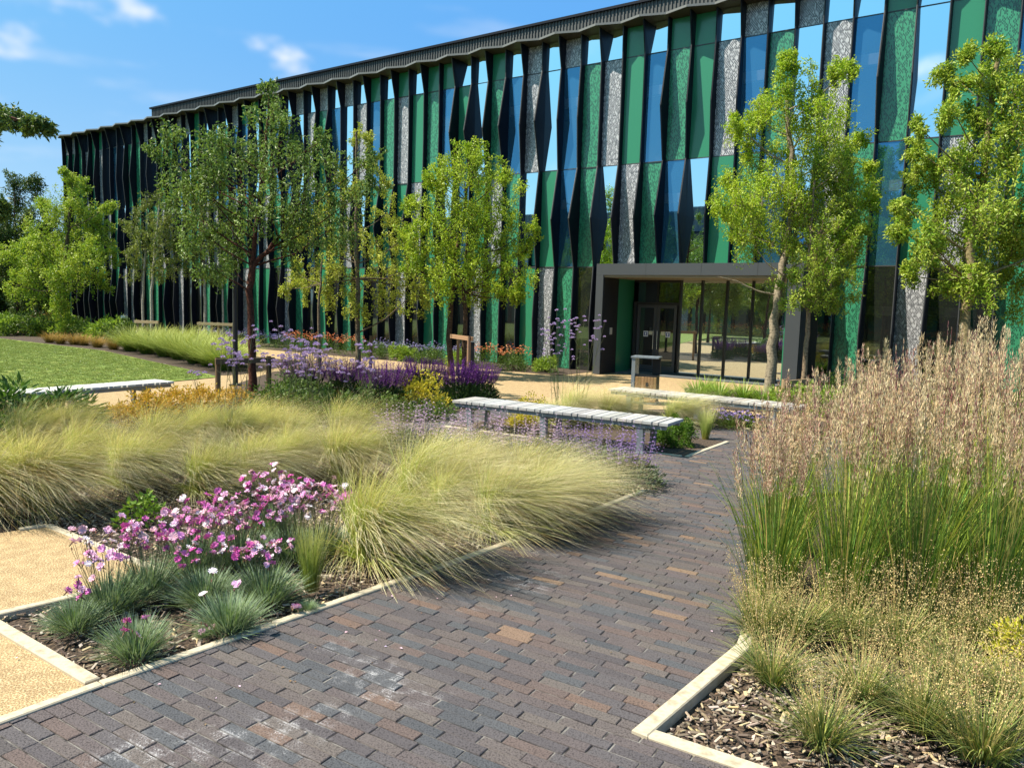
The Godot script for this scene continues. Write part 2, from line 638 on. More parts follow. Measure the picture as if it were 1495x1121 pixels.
func grounds() -> void:
	flat("ground", [Vector2(-420, -420), Vector2(420, -420), Vector2(420, 420), Vector2(-420, 420)], -0.08, M.field)
	flat("planting_soil", [Vector2(-16, -16.5), Vector2(-4, -15.2), Vector2(12, -16), Vector2(14, -2), Vector2(6, 4), Vector2(-9, 4), Vector2(-16, -4)], -0.042, M.soil)
	paving()
	# gravel: the two pads in the near left corner, the walk along the building and the forecourt
	flat("gravel_path", [Vector2(-3.76, -6.12), Vector2(-2.32, -5.09), Vector2(-3.03, -4.31), Vector2(-5.6, -1.5), Vector2(-8.5, -1.6)], -0.004, M.gravel)
	flat("gravel_path", [Vector2(-3.03, -4.31), Vector2(-1.98, -3.6), Vector2(-3.32, -1.76), Vector2(-5.4, -1.4)], -0.010, M.gravel)
	flat("gravel_path", [fac(-46, 7.5), fac(-46, 0.0), fac(24, 0.0), fac(24, 7.0), Vector2(13, -13), Vector2(6.0, -11.6), Vector2(0.5, -15.35), Vector2(-3.6, -15.2), Vector2(-9.5, -11.0), Vector2(-17, -5.5), Vector2(-22, -9.0), Vector2(-9.6, -17.6), Vector2(-8.6, -21.0)], -0.012, M.gravel)
	# the lawn inside the gravel
	flat("lawn", [Vector2(-7.0, -18.2), Vector2(-7.5, -17.0), Vector2(-9.4, -14.6), Vector2(-16, -9.0), Vector2(-30, 4), Vector2(-48, 6), Vector2(-50, -20), Vector2(-34, -40), Vector2(-20.19, -30.23), Vector2(-13.58, -25.41), Vector2(-7.60, -18.96)], 0.004, M.lawn)
	# beds
	flat("planting_bed", [Vector2(-20.19, -30.23), Vector2(-29, -36.4), fac(-46, 4.4), fac(-40, 4.6), fac(-26, 4.8), fac(-18.5, 4.9), Vector2(-6.75, -19.07), Vector2(-7.25, -18.52), Vector2(-13.58, -25.41)], -0.004, M.soil)
	flat("planting_bed", [fac(-46, 0.02), fac(-11.2, 0.02), fac(-11.2, 2.2), fac(-46, 2.6)], 0.0, M.soil)
	flat("planting_bed", [fac(-4.6, 0.02), fac(14, 0.02), fac(14, 2.2), fac(-4.6, 2.0)], 0.0, M.soil)
	flat("planting_bed", [Vector2(-4.89, -13.07), Vector2(-2.07, -12.38), Vector2(-1.14, -13.14), Vector2(-0.25, -14.96), Vector2(-0.43, -17.70), Vector2(-1.96, -20.34), Vector2(-4.32, -21.21), Vector2(-6.24, -20.06), Vector2(-6.09, -16.90)], 0.0, M.soil)
	flat("planting_bed", [Vector2(3.51, -15.45), Vector2(9.2, -12.8), Vector2(12.5, -16.4), Vector2(9.0, -18.6), Vector2(4.31, -19.09)], 0.0, M.soil)
	flat("planting_bed", [Vector2(1.74, -14.52), Vector2(3.38, -13.13), Vector2(6.8, -10.9), Vector2(8.0, -12.6), Vector2(3.4, -14.8)], 0.004, M.soil)
	kerb([Vector2(-3.32, -1.72), Vector2(-1.96, -3.58), Vector2(-1.35, -4.33), Vector2(0.05, -6.08), Vector2(1.47, -8.02)], 0.06)
	kerb([Vector2(-2.02, -3.61), Vector2(-3.03, -4.31)], 0.075, 0.010)
	kerb([Vector2(-3.9, -5.98), Vector2(-3.76, -6.12), Vector2(-2.32, -5.09), Vector2(-3.03, -4.31)], 0.06, 0.012)
	kerb([Vector2(1.43, -8.05), Vector2(-1.23, -9.73)], 0.06, 0.010)
	kerb([Vector2(3.2, -1.72), Vector2(0.66, -3.29)], 0.08)
	kerb([Vector2(0.62, -3.27), Vector2(1.37, -4.22), Vector2(1.64, -4.85), Vector2(2.12, -5.9), Vector2(3.1, -8.0)], 0.08, 0.017)
	flat("planting_bed", BENCH_BED, -0.002, M.soil)
	kerb([Vector2(2.32, -9.94), Vector2(3.21, -11.22)], 0.06)
	kerb([Vector2(2.32, -9.94) - Vector2(0.06, 0.04), Vector2(-1.05, -11.85)], 0.06, 0.011)
	kerb([Vector2(3.34, -12.97), Vector2(6.8, -10.5)], 0.06)
	wood_chips()
	lawn_grass()
	fallen_bits()


func wood_chips() -> void:
	rng.seed = 5
	var s := Buf.new()
	s.slab(Vector3.ZERO, Vector3(0.5, 0, 0), Vector3(0, 0.08, 0), Vector3(0.06, 0, 0.17), 0.03, Color.WHITE)
	var m := s.mesh()
	var regions := [[PackedVector2Array([Vector2(-3.03, -4.31), Vector2(-2.0, -3.62), Vector2(-1.38, -4.35), Vector2(0.02, -6.1), Vector2(1.42, -7.95), Vector2(-1.2, -9.65), Vector2(-4.5, -10), Vector2(-6.5, -7), Vector2(-3.9, -6.2), Vector2(-3.72, -6.2), Vector2(-2.26, -5.11)]), 17000], [PackedVector2Array([Vector2(0.72, -3.27), Vector2(1.45, -4.2), Vector2(3.4, -6.2), Vector2(4.4, -4.6), Vector2(3.1, -1.9)]), 11000], [PackedVector2Array(BENCH_BED), 1500]]
	var tones := [Color(0.115, 0.085, 0.065), Color(0.19, 0.145, 0.11), Color(0.30, 0.25, 0.205), Color(0.075, 0.055, 0.045), Color(0.23, 0.18, 0.125), Color(0.38, 0.32, 0.26), Color(0.46, 0.37, 0.22), Color(0.16, 0.12, 0.1)]
	for g in regions:
		var poly: PackedVector2Array = g[0]
		var lo := poly[0]
		var hi := poly[0]
		for q in poly:
			lo = lo.min(q)
			hi = hi.max(q)
		var where := []
		while where.size() < g[1]:
			var p := Vector2(rr(lo.x, hi.x), rr(lo.y, hi.y))
			if Geometry2D.is_point_in_polygon(p, poly):
				where.append(p)
		var mm := MultiMesh.new()
		mm.transform_format = MultiMesh.TRANSFORM_3D
		mm.use_colors = true
		mm.mesh = m
		mm.instance_count = where.size()
		for i in where.size():
			var l := rr(0.018, 0.075) * rr(0.5, 1.0)
			var b := Basis.from_euler(Vector3(rr(-0.5, 0.5), rr(0, TAU), rr(-0.45, 0.45))).scaled_local(Vector3(l, rr(0.02, 0.04), rr(0.016, 0.055)))
			mm.set_instance_transform(i, Transform3D(b, Vector3(where[i].x, -0.032 + rr(0, 0.022), where[i].y)))
			mm.set_instance_color(i, vary(tones[rng.randi() % tones.size()], 0.25))
		var o := MultiMeshInstance3D.new()
		o.name = numbered("wood_chips")
		o.multimesh = mm
		o.material_override = M.vc
		o.set_meta("kind", "stuff")
		o.set_meta("label", ["brown bark chips covering the soil around the pink flowers", "pale brown bark chips in the corner of the right bed", "bark chips under the slatted bench"][regions.find(g)])
		o.set_meta("category", "bark chips")
		add_child(o)


func fallen_bits() -> void:
	# a few dropped petals and dry leaf scraps on the gravel and the bricks beside the flowers
	rng.seed = 12
	var s := Buf.new()
	s.leaf(Vector3.ZERO, Vector3(1, 0.12, 0), Vector3(0, 0, 1), 1.0, 0.7, Color.WHITE)
	var mm := MultiMesh.new()
	mm.transform_format = MultiMesh.TRANSFORM_3D
	mm.use_colors = true
	mm.mesh = s.mesh()
	mm.instance_count = 90
	for i in 90:
		var k := rr(0.0, 1.0)
		var p := Vector2(-2.1, -3.4).lerp(Vector2(0.2, -6.3), k) + Vector2(rr(-0.1, 0.7), rr(0.0, 0.5)) if i < 45 else Vector2(rr(-3.2, -2.2), rr(-4.0, -3.2))
		if i >= 65:
			p = Vector2(rr(-0.6, 1.4), rr(-6.5, -3.2))
		mm.set_instance_transform(i, Transform3D(Basis(Vector3.UP, rr(0, TAU)).scaled(Vector3.ONE * rr(0.008, 0.022)), Vector3(p.x, 0.003, p.y)))
		mm.set_instance_color(i, vary(Color(0.62, 0.45, 0.58) if rng.randf() < 0.35 else Color(0.16, 0.11, 0.07), 0.3))
	var o := MultiMeshInstance3D.new()
	o.name = "fallen_petals"
	o.multimesh = mm
	o.material_override = M.petal
	o.set_meta("kind", "stuff")
	o.set_meta("label", "scattered petals and dry leaf scraps on the gravel and bricks")
	o.set_meta("category", "petals")
	add_child(o)


func lawn_grass() -> void:
	rng.seed = 8
	var s := Buf.new()
	for i in 9:
		var a := rr(0, TAU)
		var d := Vector3(cos(a) * 0.5, 1, sin(a) * 0.5)
		s.blade(Vector3(rr(-0.05, 0.05), 0, rr(-0.05, 0.05)), d, Vector3(cos(a), -0.3, sin(a)) * 0.3, 0.04, 0.006, 2, Color(0.09, 0.14, 0.03), Color(0.13, 0.19, 0.04), Color(0.2, 0.25, 0.07))
	var poly := PackedVector2Array([Vector2(-7.2, -18.1), Vector2(-7.6, -17.1), Vector2(-9.5, -14.8), Vector2(-15, -10.0), Vector2(-22, -20), Vector2(-19.91, -29.81), Vector2(-13.42, -25.11), Vector2(-7.66, -18.94)])
	var mm := MultiMesh.new()
	mm.transform_format = MultiMesh.TRANSFORM_3D
	mm.use_colors = true
	mm.mesh = s.mesh()
	mm.instance_count = 26000
	var i := 0
	while i < mm.instance_count:
		var p := Vector2(rr(-22, -7), rr(-32, -9))
		if Geometry2D.is_point_in_polygon(p, poly):
			mm.set_instance_transform(i, Transform3D(Basis(Vector3.UP, rr(0, TAU)).scaled(Vector3(1, rr(0.5, 1.1), 1)), Vector3(p.x, 0.003, p.y)))
			mm.set_instance_color(i, vary(Color(1.0, 1.0, 1.0), 0.3))
			i += 1
	var o := MultiMeshInstance3D.new()
	o.name = "lawn_grass"
	o.multimesh = mm
	o.material_override = M.grass
	o.set_meta("kind", "stuff")
	o.set_meta("label", "mown green grass of the lawn at the left")
	o.set_meta("category", "grass")
	add_child(o)
	var d := Buf.new()
	for k in 7:
		var a := TAU * k / 7
		d.leaf(Vector3(0, 0.05, 0), Vector3(cos(a), 0.15, sin(a)), Vector3(-sin(a), 0, cos(a)), 0.012, 0.012, Color(0.8, 0.8, 0.74))
	var dm := MultiMesh.new()
	dm.transform_format = MultiMesh.TRANSFORM_3D
	dm.mesh = d.mesh()
	dm.instance_count = 420
	i = 0
	while i < 420:
		var p := Vector2(rr(-18, -8), rr(-26, -14))
		if Geometry2D.is_point_in_polygon(p, poly):
			dm.set_instance_transform(i, Transform3D(Basis(Vector3.UP, rr(0, TAU)), Vector3(p.x, 0, p.y)))
			i += 1
	var q := MultiMeshInstance3D.new()
	q.name = "daisies"
	q.multimesh = dm
	q.material_override = M.petal
	q.set_meta("kind", "stuff")
	q.set_meta("label", "small white daisies scattered in the lawn")
	q.set_meta("category", "daisies")
	add_child(q)


const PITCH := 0.688
const EAVES := 9.95
const ROWS := [0.0, 3.14, 6.10, 9.11, EAVES]
# kinds of panel by bay, from bay -28 to 10: S mirror glass, B blue glass, G green, P perforated green, L perforated silver, D dark glass
const ROW3 := "SLSLSLSLSGSGSGGSSGSLSLSSGSGGSLSLSSGSGPS"
const ROW2 := "PBBSLPBSLBPLGPBGSPBLSBPLGBPGLBPSLBPSGPB"
const ROW1 := "LGPSBGPLSGPGLPSBGLPSGBPSLPBSGPBSLPBGLBG"
const ROW0 := "GDLPDGDPGDDLDGPDLPDGLPDDDDDDDDDDDPDLDDP"


func bay_s(k: int) -> float:
	return -7.93 + PITCH * k


func kind_of(row: int, k: int) -> String:
	var line: String = [ROW0, ROW1, ROW2, ROW3][row]
	if k >= -28 and k <= 10:
		return line[k + 28]
	var h := absi(hash(Vector2i(k * 7 + 3, row * 13 + 5)))
	if row == 3:
		return ["S", "L", "S", "G", "S", "L", "G"][h % 7]
	if row == 0:
		return ["D", "G", "L", "P", "D", "P", "L"][h % 7]
	return ["B", "G", "L", "P", "S", "P", "B", "L"][h % 8]


func uv_quad(b: Buf, x0: float, x1: float, y0: float, y1: float, z: float, shift: float) -> void:
	var k := b.v.size()
	b.v.append_array([Vector3(x0, y1, z), Vector3(x1, y1, z), Vector3(x1, y0, z), Vector3(x0, y0, z)])
	for i in 4:
		b.c.append(Color.WHITE)
		b.n.append(Vector3(0, 0, 1))
	var t := (y1 - y0) / 2.6
	b.uv.append_array([Vector2(0, shift), Vector2(1, shift), Vector2(1, shift + t), Vector2(0, shift + t)])
	b.ix.append_array([k, k + 1, k + 2, k, k + 2, k + 3])


func panel_mesh(kind: String, row: int, variant: int) -> ArrayMesh:
	var key := "panel %s %d %d" % [kind, row, variant]
	if lib.has(key):
		return lib[key]
	var h: float = (ROWS[row + 1] - ROWS[row]) - 0.03
	var w := PITCH - 0.06
	var b := Buf.new()
	uv_quad(b, 0, w, 0, h, 0, variant * 0.37)
	if not kind in ["B", "D"]:
		# the sheet's folded edges
		for e in [[Vector3(0, h, 0), Vector3(0, h, -0.05), Vector3(w, h, -0.05), Vector3(w, h, 0), Vector3.UP], [Vector3(0, 0, 0), Vector3(w, 0, 0), Vector3(w, 0, -0.05), Vector3(0, 0, -0.05), Vector3.DOWN], [Vector3(0, 0, 0), Vector3(0, 0, -0.05), Vector3(0, h, -0.05), Vector3(0, h, 0), Vector3.LEFT], [Vector3(w, h, 0), Vector3(w, h, -0.05), Vector3(w, 0, -0.05), Vector3(w, 0, 0), Vector3.RIGHT]]:
			var k := b.v.size()
			for i in 4:
				b.v.append(e[i])
				b.n.append(e[4])
				b.c.append(Color.WHITE)
				b.uv.append(Vector2(0.01, 0.01))
			b.ix.append_array([k, k + 1, k + 2, k, k + 2, k + 3])
	lib[key] = b.mesh(true)
	return lib[key]


func fin_depths(k: int) -> Array:
	var wide2 := {-13: 0.56, -12: 0.58, -11: 0.54, -10: 0.56, -9: 0.42, -8: 0.58, -7: 0.42, -6: 0.32, -2: 0.5, -1: 0.44, 0: 0.34, 1: 0.4, 6: 0.45, 7: 0.4, -25: 0.55, -26: 0.5, -22: 0.5, -23: 0.4}
	var wide1 := {-8: 0.4, -7: 0.6, -6: 0.62, -5: 0.62, -4: 0.5, -3: 0.58, -2: 0.58, -1: 0.66, 0: 0.34, 4: 0.4, 5: 0.5, -16: 0.5, -17: 0.56, -18: 0.5, -24: 0.5, -25: 0.56}
	var h := absi(hash(Vector2i(k, 77)))
	var some := 0.17 + 0.27 * float((h / 8) % 100) / 100.0
	var n2: float = wide2.get(k, 0.18 if k >= -28 else some)
	var n1: float = wide1.get(k, 0.18 if k >= -12 else some)
	var n0 := 0.18 + 0.28 * float(h % 100) / 100.0
	return [0.17, n0 * 0.85, 0.16, n1 * 0.85, 0.16, n2 * 0.85, 0.17, 0.42 if posmod(k, 2) == 1 else 0.2]


func fin_mesh(k: int) -> ArrayMesh:
	var ys := [0.0, 1.5, 3.14, 4.55, 6.1, 7.55, 9.11, EAVES]
	var d := fin_depths(k)
	var b := Buf.new()
	var w := Color.WHITE
	var lean := 0.03 if posmod(k, 2) == 1 else -0.02
	for i in 7:
		var q := []
		for j in [i, i + 1]:
			var dd: float = d[j]
			var r := 0.035 + 0.06 * maxf(0.0, dd - 0.25)
			var o := lean if dd > 0.3 else 0.0
			q.append([Vector3(-0.035, ys[j], -0.03), Vector3(-0.018 + o, ys[j], dd), Vector3(0.018 + o, ys[j], dd), Vector3(r, ys[j], -0.03)])
		b.quad(q[1][0], q[1][1], q[0][1], q[0][0], w)
		b.quad(q[1][2], q[1][3], q[0][3], q[0][2], w)
		b.quad(q[1][1], q[1][2], q[0][2], q[0][1], w)
	return b.mesh()


func edge_mesh(k: int) -> ArrayMesh:
	# the bright trim along a fin's outer edge
	var ys := [0.0, 1.5, 3.14, 4.55, 6.1, 7.55, 9.11, EAVES]
	var d := fin_depths(k)
	var b := Buf.new()
	var lean := 0.03 if posmod(k, 2) == 1 else -0.02
	for i in 7:
		var o0: float = lean if d[i] > 0.3 else 0.0
		var o1: float = lean if d[i + 1] > 0.3 else 0.0
		b.bar(Vector3(o0 - 0.012, ys[i], d[i] + 0.004), Vector3(o1 - 0.012, ys[i + 1], d[i + 1] + 0.004), 0.02, 0.012, Vector3(0, 0, 1), Color.WHITE)
	return b.mesh()


func long_box(x0: float, x1: float, y0: float, y1: float, z0: float, z1: float) -> ArrayMesh:
	var b := Buf.new()
	b.box(Vector3(x0 + x1, y0 + y1, z0 + z1) * 0.5, Vector3((x1 - x0) * 0.5, 0, 0), Vector3(0, (y1 - y0) * 0.5, 0), Vector3(0, 0, (z1 - z0) * 0.5), Color.WHITE)
	return b.mesh()


func building() -> void:
	rng.seed = 100
	var at := fac(0, 0)
	var t := thing("office_building", "long three-storey office building with dark twisted fins and green, silver and glass panels", "building", Vector3(at.x, 0, at.y), -0.6064)
	var k0 := -52
	var k1 := 30
	var left := bay_s(k0)
	var right := bay_s(k1)
	var names := {"S": "mirror_panel", "B": "window", "D": "window", "G": "green_panel", "P": "perforated_green_panel", "L": "perforated_silver_panel"}
	var mats := {"S": M.sky_glass, "B": M.blue_glass, "D": M.dark_glass, "G": M.green, "P": M.perf_green, "L": M.perf_silver}
	for k in range(k0, k1):
		for row in 4:
			if row == 0 and k >= -4 and k <= 3:
				continue
			var kind := kind_of(row, k)
			var o := part(names[kind], panel_mesh(kind, row, rng.randi() % 3), mats[kind], t, Vector3(bay_s(k) + 0.03, ROWS[row] + 0.015, 0))
			o.rotation = Vector3(rr(-0.004, 0.004), rr(-0.006, 0.006), 0)
	for k in range(k0, k1 + 1):
		if k >= -3 and k <= 3:
			# above the porch the fin starts at its roof
			var m := fin_mesh(k)
			var a := m.surface_get_arrays(0)
			var v: PackedVector3Array = a[Mesh.ARRAY_VERTEX]
			for i in v.size():
				v[i].y = maxf(v[i].y, 3.14)
			a[Mesh.ARRAY_VERTEX] = v
			var cut := ArrayMesh.new()
			cut.add_surface_from_arrays(Mesh.PRIMITIVE_TRIANGLES, a)
			part("fin", cut, M.fin, t, Vector3(bay_s(k), 0, 0))
		else:
			var f := part("fin", fin_mesh(k), M.fin, t, Vector3(bay_s(k), 0, 0))
			part("edge_trim", edge_mesh(k), M.fin_edge, f)
	# floors, ceilings and rooms behind the glass
	for y in [3.14, 6.10, 9.11]:
		if y < 4.0:
			part("transom", long_box(left, bay_s(-4), y - 0.016, y + 0.016, -0.10, 0.012), M.fin_edge, t)
			part("transom", long_box(bay_s(4), right, y - 0.016, y + 0.016, -0.10, 0.012), M.fin_edge, t)
		else:
			part("transom", long_box(left, right, y - 0.012, y + 0.012, -0.10, 0.012), M.fin_edge, t)
		part("floor_slab", long_box(left, right, y - 0.18, y + 0.18, -5.0, -0.12), M.room, t)
	for y in [1.95, 4.95, 8.0]:
		part("bulkhead", long_box(left, right, y, y + 0.26, -0.30, -0.13) if y > 2.0 else long_box(bay_s(5), right, y, y + 0.22, -0.30, -0.13), M.pale, t)
	part("floor_slab", long_box(left, right, -0.04, 0.02, -5.0, -0.06), M.room, t)
	part("back_wall", long_box(left, right, 0, EAVES, -5.3, -5.0), M.room, t)
	part("end_wall", long_box(left - 0.1, left - 0.005, 0, EAVES, -12, -0.01), M.green, t)
	part("end_wall", long_box(right + 0.05, right + 0.2, 0, EAVES, -12, -0.01), M.green, t)
	# zigzag eaves
	var so := Buf.new()
	var fas := Buf.new()
	var lip := Buf.new()
	for k in range(k0, k1):
		var z0: float = fin_depths(k)[7] + 0.17
		var z1: float = fin_depths(k + 1)[7] + 0.17
		var a := Vector3(bay_s(k), EAVES, z0)
		var b := Vector3(bay_s(k + 1), EAVES, z1)
		so.quad(Vector3(a.x, EAVES, -0.3), Vector3(b.x, EAVES, -0.3), b, a, Color.WHITE)
		var up := Vector3(0, 0.06, 0)
		fas.quad(a + up, b + up, b, a, Color.WHITE)
		fas.quad(Vector3(a.x, EAVES + 0.06, -2.2), Vector3(b.x, EAVES + 0.06, -2.2), b + up, a + up, Color.WHITE)
		lip.bar(a + Vector3(0, 0.035, 0.012), b + Vector3(0, 0.035, 0.012), 0.02, 0.06, Vector3.UP, Color.WHITE)
	part("eaves_soffit", so.mesh(), M.soffit, t)
	var edge := part("eaves_roof", fas.mesh(), M.fin_edge, t)
	part("edge_trim", lip.mesh(), M.trim, edge)
	# roof screen with standing seams
	var scr := Buf.new()
	scr.box(Vector3((-39.0 + right) * 0.5, 10.7, -7.1), Vector3((right + 39.0) * 0.5, 0, 0), Vector3(0, 0.74, 0), Vector3(0, 0, 5.0), Color.WHITE)
	var x := -38.9
	while x < right:
		scr.box(Vector3(x, 10.7, -2.085), Vector3(0.02, 0, 0), Vector3(0, 0.72, 0), Vector3(0, 0, 0.016), Color.WHITE)
		x += 0.125
	var screen := part("roof_screen", scr.mesh(), M.clad, t)
	part("coping", long_box(-39.06, right, 11.42, 11.5, -12.1, -2.0), M.fin, screen)
	porch(t)


func porch(t: Node3D) -> void:
	var p := part("porch", long_box(-10.85, -5.07, 2.86, 3.18, -0.06, 0.9), M.portal, t)
	p.set_meta("label", "grey metal framed entrance porch")
	part("post", long_box(-10.85, -10.62, 0, 2.857, -0.06, 0.9), M.portal, p)
	part("post", long_box(-5.43, -5.07, 0, 2.857, -0.06, 0.9), M.portal, p)
	for x in [-9.3, -7.7, -6.2]:
		part("panel_joint", long_box(x - 0.004, x + 0.004, 2.865, 3.175, 0.9, 0.9015), M.black, p)
	part("ceiling", long_box(-10.62, -5.43, 2.80, 2.858, -1.0, 0.86), plain(0.24, 0.21, 0.15, 0.6), p)
	part("side_wall", long_box(-10.72, -10.6, 0, 2.80, -1.1, -0.062), M.green, p)
	part("side_wall", long_box(-5.43, -5.3, 0, 2.80, -1.1, -0.062), M.portal, p)
	part("side_wall", long_box(-10.62, -10.602, 0, 2.80, -0.05, 0.86), M.black, p)
	part("green_panel", long_box(-5.62, -5.44, 0, 2.80, 0.2, 0.3), M.green, p)
	# glazed screen beside the doors
	var xs := [-9.02, -8.36, -7.62, -6.88, -6.14, -5.43]
	for i in 5:
		part("pane", long_quad(xs[i] + 0.02, xs[i + 1] - 0.02, 0.06, 2.8, -1.0), M.mirror_glass, p)
		part("mullion", long_box(xs[i] - 0.022, xs[i] + 0.022, 0, 2.8, -1.05, -0.92), M.black, p)
	part("sill", long_box(-10.6, -5.43, 0, 0.06, -1.06, -0.9), M.portal, p)
	# double door with fanlight
	part("fanlight", long_quad(-10.4, -9.77, 2.14, 2.74, -1.0), M.dark_glass, p)
	part("fanlight", long_quad(-9.73, -9.08, 2.14, 2.74, -1.0), M.dark_glass, p)
	part("door_frame", long_box(-10.5, -9.04, 2.06, 2.14, -1.06, -0.93), M.black, p)
	part("door_frame", long_box(-10.5, -10.4, 0.061, 2.06, -1.06, -0.93), M.black, p)
	part("door_frame", long_box(-10.5, -9.04, 2.74, 2.8, -1.06, -0.93), M.black, p)
	part("door_frame", long_box(-9.77, -9.73, 2.14, 2.74, -1.05, -0.95), M.black, p)
	for x in [-10.39, -9.745]:
		var d := part("door", door_frame(0.635), M.portal, t, Vector3(x, 0.065, -1.0))
		part("pane", long_quad(0.09, 0.545, 0.16, 1.9, 0.0), M.dark_glass, d)
		var hx := 0.575 if x < -10 else 0.06
		var hb := Buf.new()
		hb.tube([Vector3(hx, 0.66, 0.09), Vector3(hx, 1.22, 0.09)], [0.016, 0.016], 8, Color.WHITE)
		for y in [0.72, 1.16]:
			hb.tube([Vector3(hx, y, 0.03), Vector3(hx, y, 0.09)], [0.012, 0.012], 6, Color.WHITE)
		part("handle", hb.smooth().mesh(), M.bright, d)
		# door notices: a white sheet with a blue disc sign beside a small yellow one
		var sx := 0.22 if x < -10 else 0.30
		part("notice", long_box(sx, sx + 0.15, 1.03, 1.20, 0.006, 0.009), plain(0.75, 0.78, 0.82, 0.5), d)
		part("notice", long_box(sx + 0.02, sx + 0.13, 1.06, 1.17, 0.012, 0.014), plain(0.03, 0.06, 0.25, 0.5), d)
		part("notice", long_box(sx + 0.055, sx + 0.095, 1.075, 1.155, 0.017, 0.019), plain(0.75, 0.78, 0.82, 0.5), d)
		var ox := sx + 0.17 if x < -10 else sx - 0.15
		part("notice", long_box(ox, ox + 0.12, 1.09, 1.2, 0.006, 0.009), plain(0.62, 0.60, 0.42, 0.5), d)
	# the lobby behind: floor, desk-high wall and pale ceiling strip
	part("lobby_floor", long_box(-10.6, -5.3, 0.021, 0.03, -4.9, -1.06), plain(0.16, 0.16, 0.15, 0.5), p)
	part("card_reader", long_box(-10.598, -10.57, 1.15, 1.35, 0.3, 0.42), plain(0.4, 0.4, 0.38, 0.5), p)


func long_quad(x0: float, x1: float, y0: float, y1: float, z: float) -> ArrayMesh:
	var b := Buf.new()
	uv_quad(b, x0, x1, y0, y1, z, 0.0)
	return b.mesh()


func door_frame(w: float) -> ArrayMesh:
	var b := Buf.new()
	for r in [[0.0, 0.09, 0.0, 1.99], [w - 0.09, w, 0.0, 1.99], [0.09, w - 0.09, 0.0, 0.16], [0.09, w - 0.09, 1.9, 1.99]]:
		b.box(Vector3(r[0] + r[1], r[2] + r[3], 0) * 0.5, Vector3((r[1] - r[0]) * 0.5, 0, 0), Vector3(0, (r[3] - r[2]) * 0.5, 0), Vector3(0, 0, 0.025), Color.WHITE)
	return b.mesh()


# the building across the courtyard, which the glass mirrors
func opposite_building() -> void:
	rng.seed = 101
	var at := fac(0, 46)
	var t := thing("office_building", "second office building across the lawn, mirrored in the glass panels", "building", Vector3(at.x, 0, at.y), -0.6064 + PI)
	part("wall", long_box(-18, 74, 0, 9.0, -9, -0.1), M.fin, t)
	var scr := Buf.new()
	scr.box(Vector3(28, 10.0, -6.5), Vector3(46, 0, 0), Vector3(0, 1.25, 0), Vector3(0, 0, 6.0), Color.WHITE)
	var x := -18.0
	while x < 74.0:
		scr.box(Vector3(x, 10.0, -0.48), Vector3(0.03, 0, 0), Vector3(0, 1.2, 0), Vector3(0, 0, 0.03), Color.WHITE)
		x += 0.4
	part("roof_screen", scr.mesh(), plain(0.13, 0.14, 0.145, 0.5), t)
	var kinds := [M.green, M.blue_glass, M.perf_silver, plain(0.09, 0.07, 0.045, 0.5), M.perf_green, M.dark_glass]
	for i in 66:
		for row in 3:
			var b := Buf.new()
			uv_quad(b, 0, 1.0, 0, 2.85, 0, 0)
			part("panel", b.mesh(true), kinds[rng.randi() % 6], t, Vector3(-17.6 + i * 1.376, 0.05 + row * 2.97, 0.02))
		part("fin", long_box(-0.06, 0.06, 0, 9.0, -0.09, 0.4), M.fin, t, Vector3(-17.8 + i * 1.376, 0, 0))


# ---------- plant shapes; one mesh serves several plants ----------

const WIND := Vector3(0.88, 0.0, 0.22)


func feather_grass(i: int) -> Array:
	# fine arching blades blown to the right: green at the foot, blond above, some russet tips
	var key := "feather %d" % i
	if lib.has(key):
		return lib[key]
	rng.seed = 300 + i
	var b := Buf.new()
	var gold := i % 3 == 2
	for k in 4600:
		var a := rr(0, TAU)
		var r := sqrt(rng.randf()) * 0.12
		var out := Vector3(cos(a), 0, sin(a))
		var low := rng.randf() < 0.13
		var d := (Vector3.UP + out * (rr(0.7, 1.5) if low else rr(0.02, 0.4)) + WIND * rr(0.0, 0.22)).normalized()
		var l := rr(0.45, 0.75) if low else (rr(0.85, 1.28) if rng.randf() < 0.8 else rr(0.45, 0.8))
		var bend := WIND * rr(0.18, 0.62) + out * rr(0.0, 0.22) - Vector3.UP * rr(0.3, 0.82)
		var c0 := vary(Color(0.22, 0.31, 0.04) if not gold else Color(0.33, 0.31, 0.06), 0.25)
		var c1 := vary(Color(0.36, 0.46, 0.09) if rng.randf() < 0.7 else Color(0.52, 0.50, 0.22), 0.25)
		var tip := rng.randf()
		var c2 := vary(Color(0.86, 0.76, 0.56), 0.14) if tip < 0.6 else (vary(Color(0.42, 0.24, 0.15), 0.25) if tip < 0.86 else vary(Color(0.50, 0.50, 0.16), 0.2))
		b.blade(out * r, d, bend, l, rr(0.0018, 0.0032), 6, c0, c1, c2)
	# dry old blades lying low
	for k in 90:
		var a := rr(0, TAU)
		var out := Vector3(cos(a), 0, sin(a))
		b.blade(out * 0.05, (out + Vector3.UP * rr(0.3, 0.9)).normalized(), Vector3.DOWN * rr(0.4, 0.7), rr(0.2, 0.42), 0.004, 4, Color(0.42, 0.33, 0.17), Color(0.52, 0.42, 0.24), Color(0.6, 0.5, 0.3))
	lib[key] = [b.mesh()]
	return lib[key]


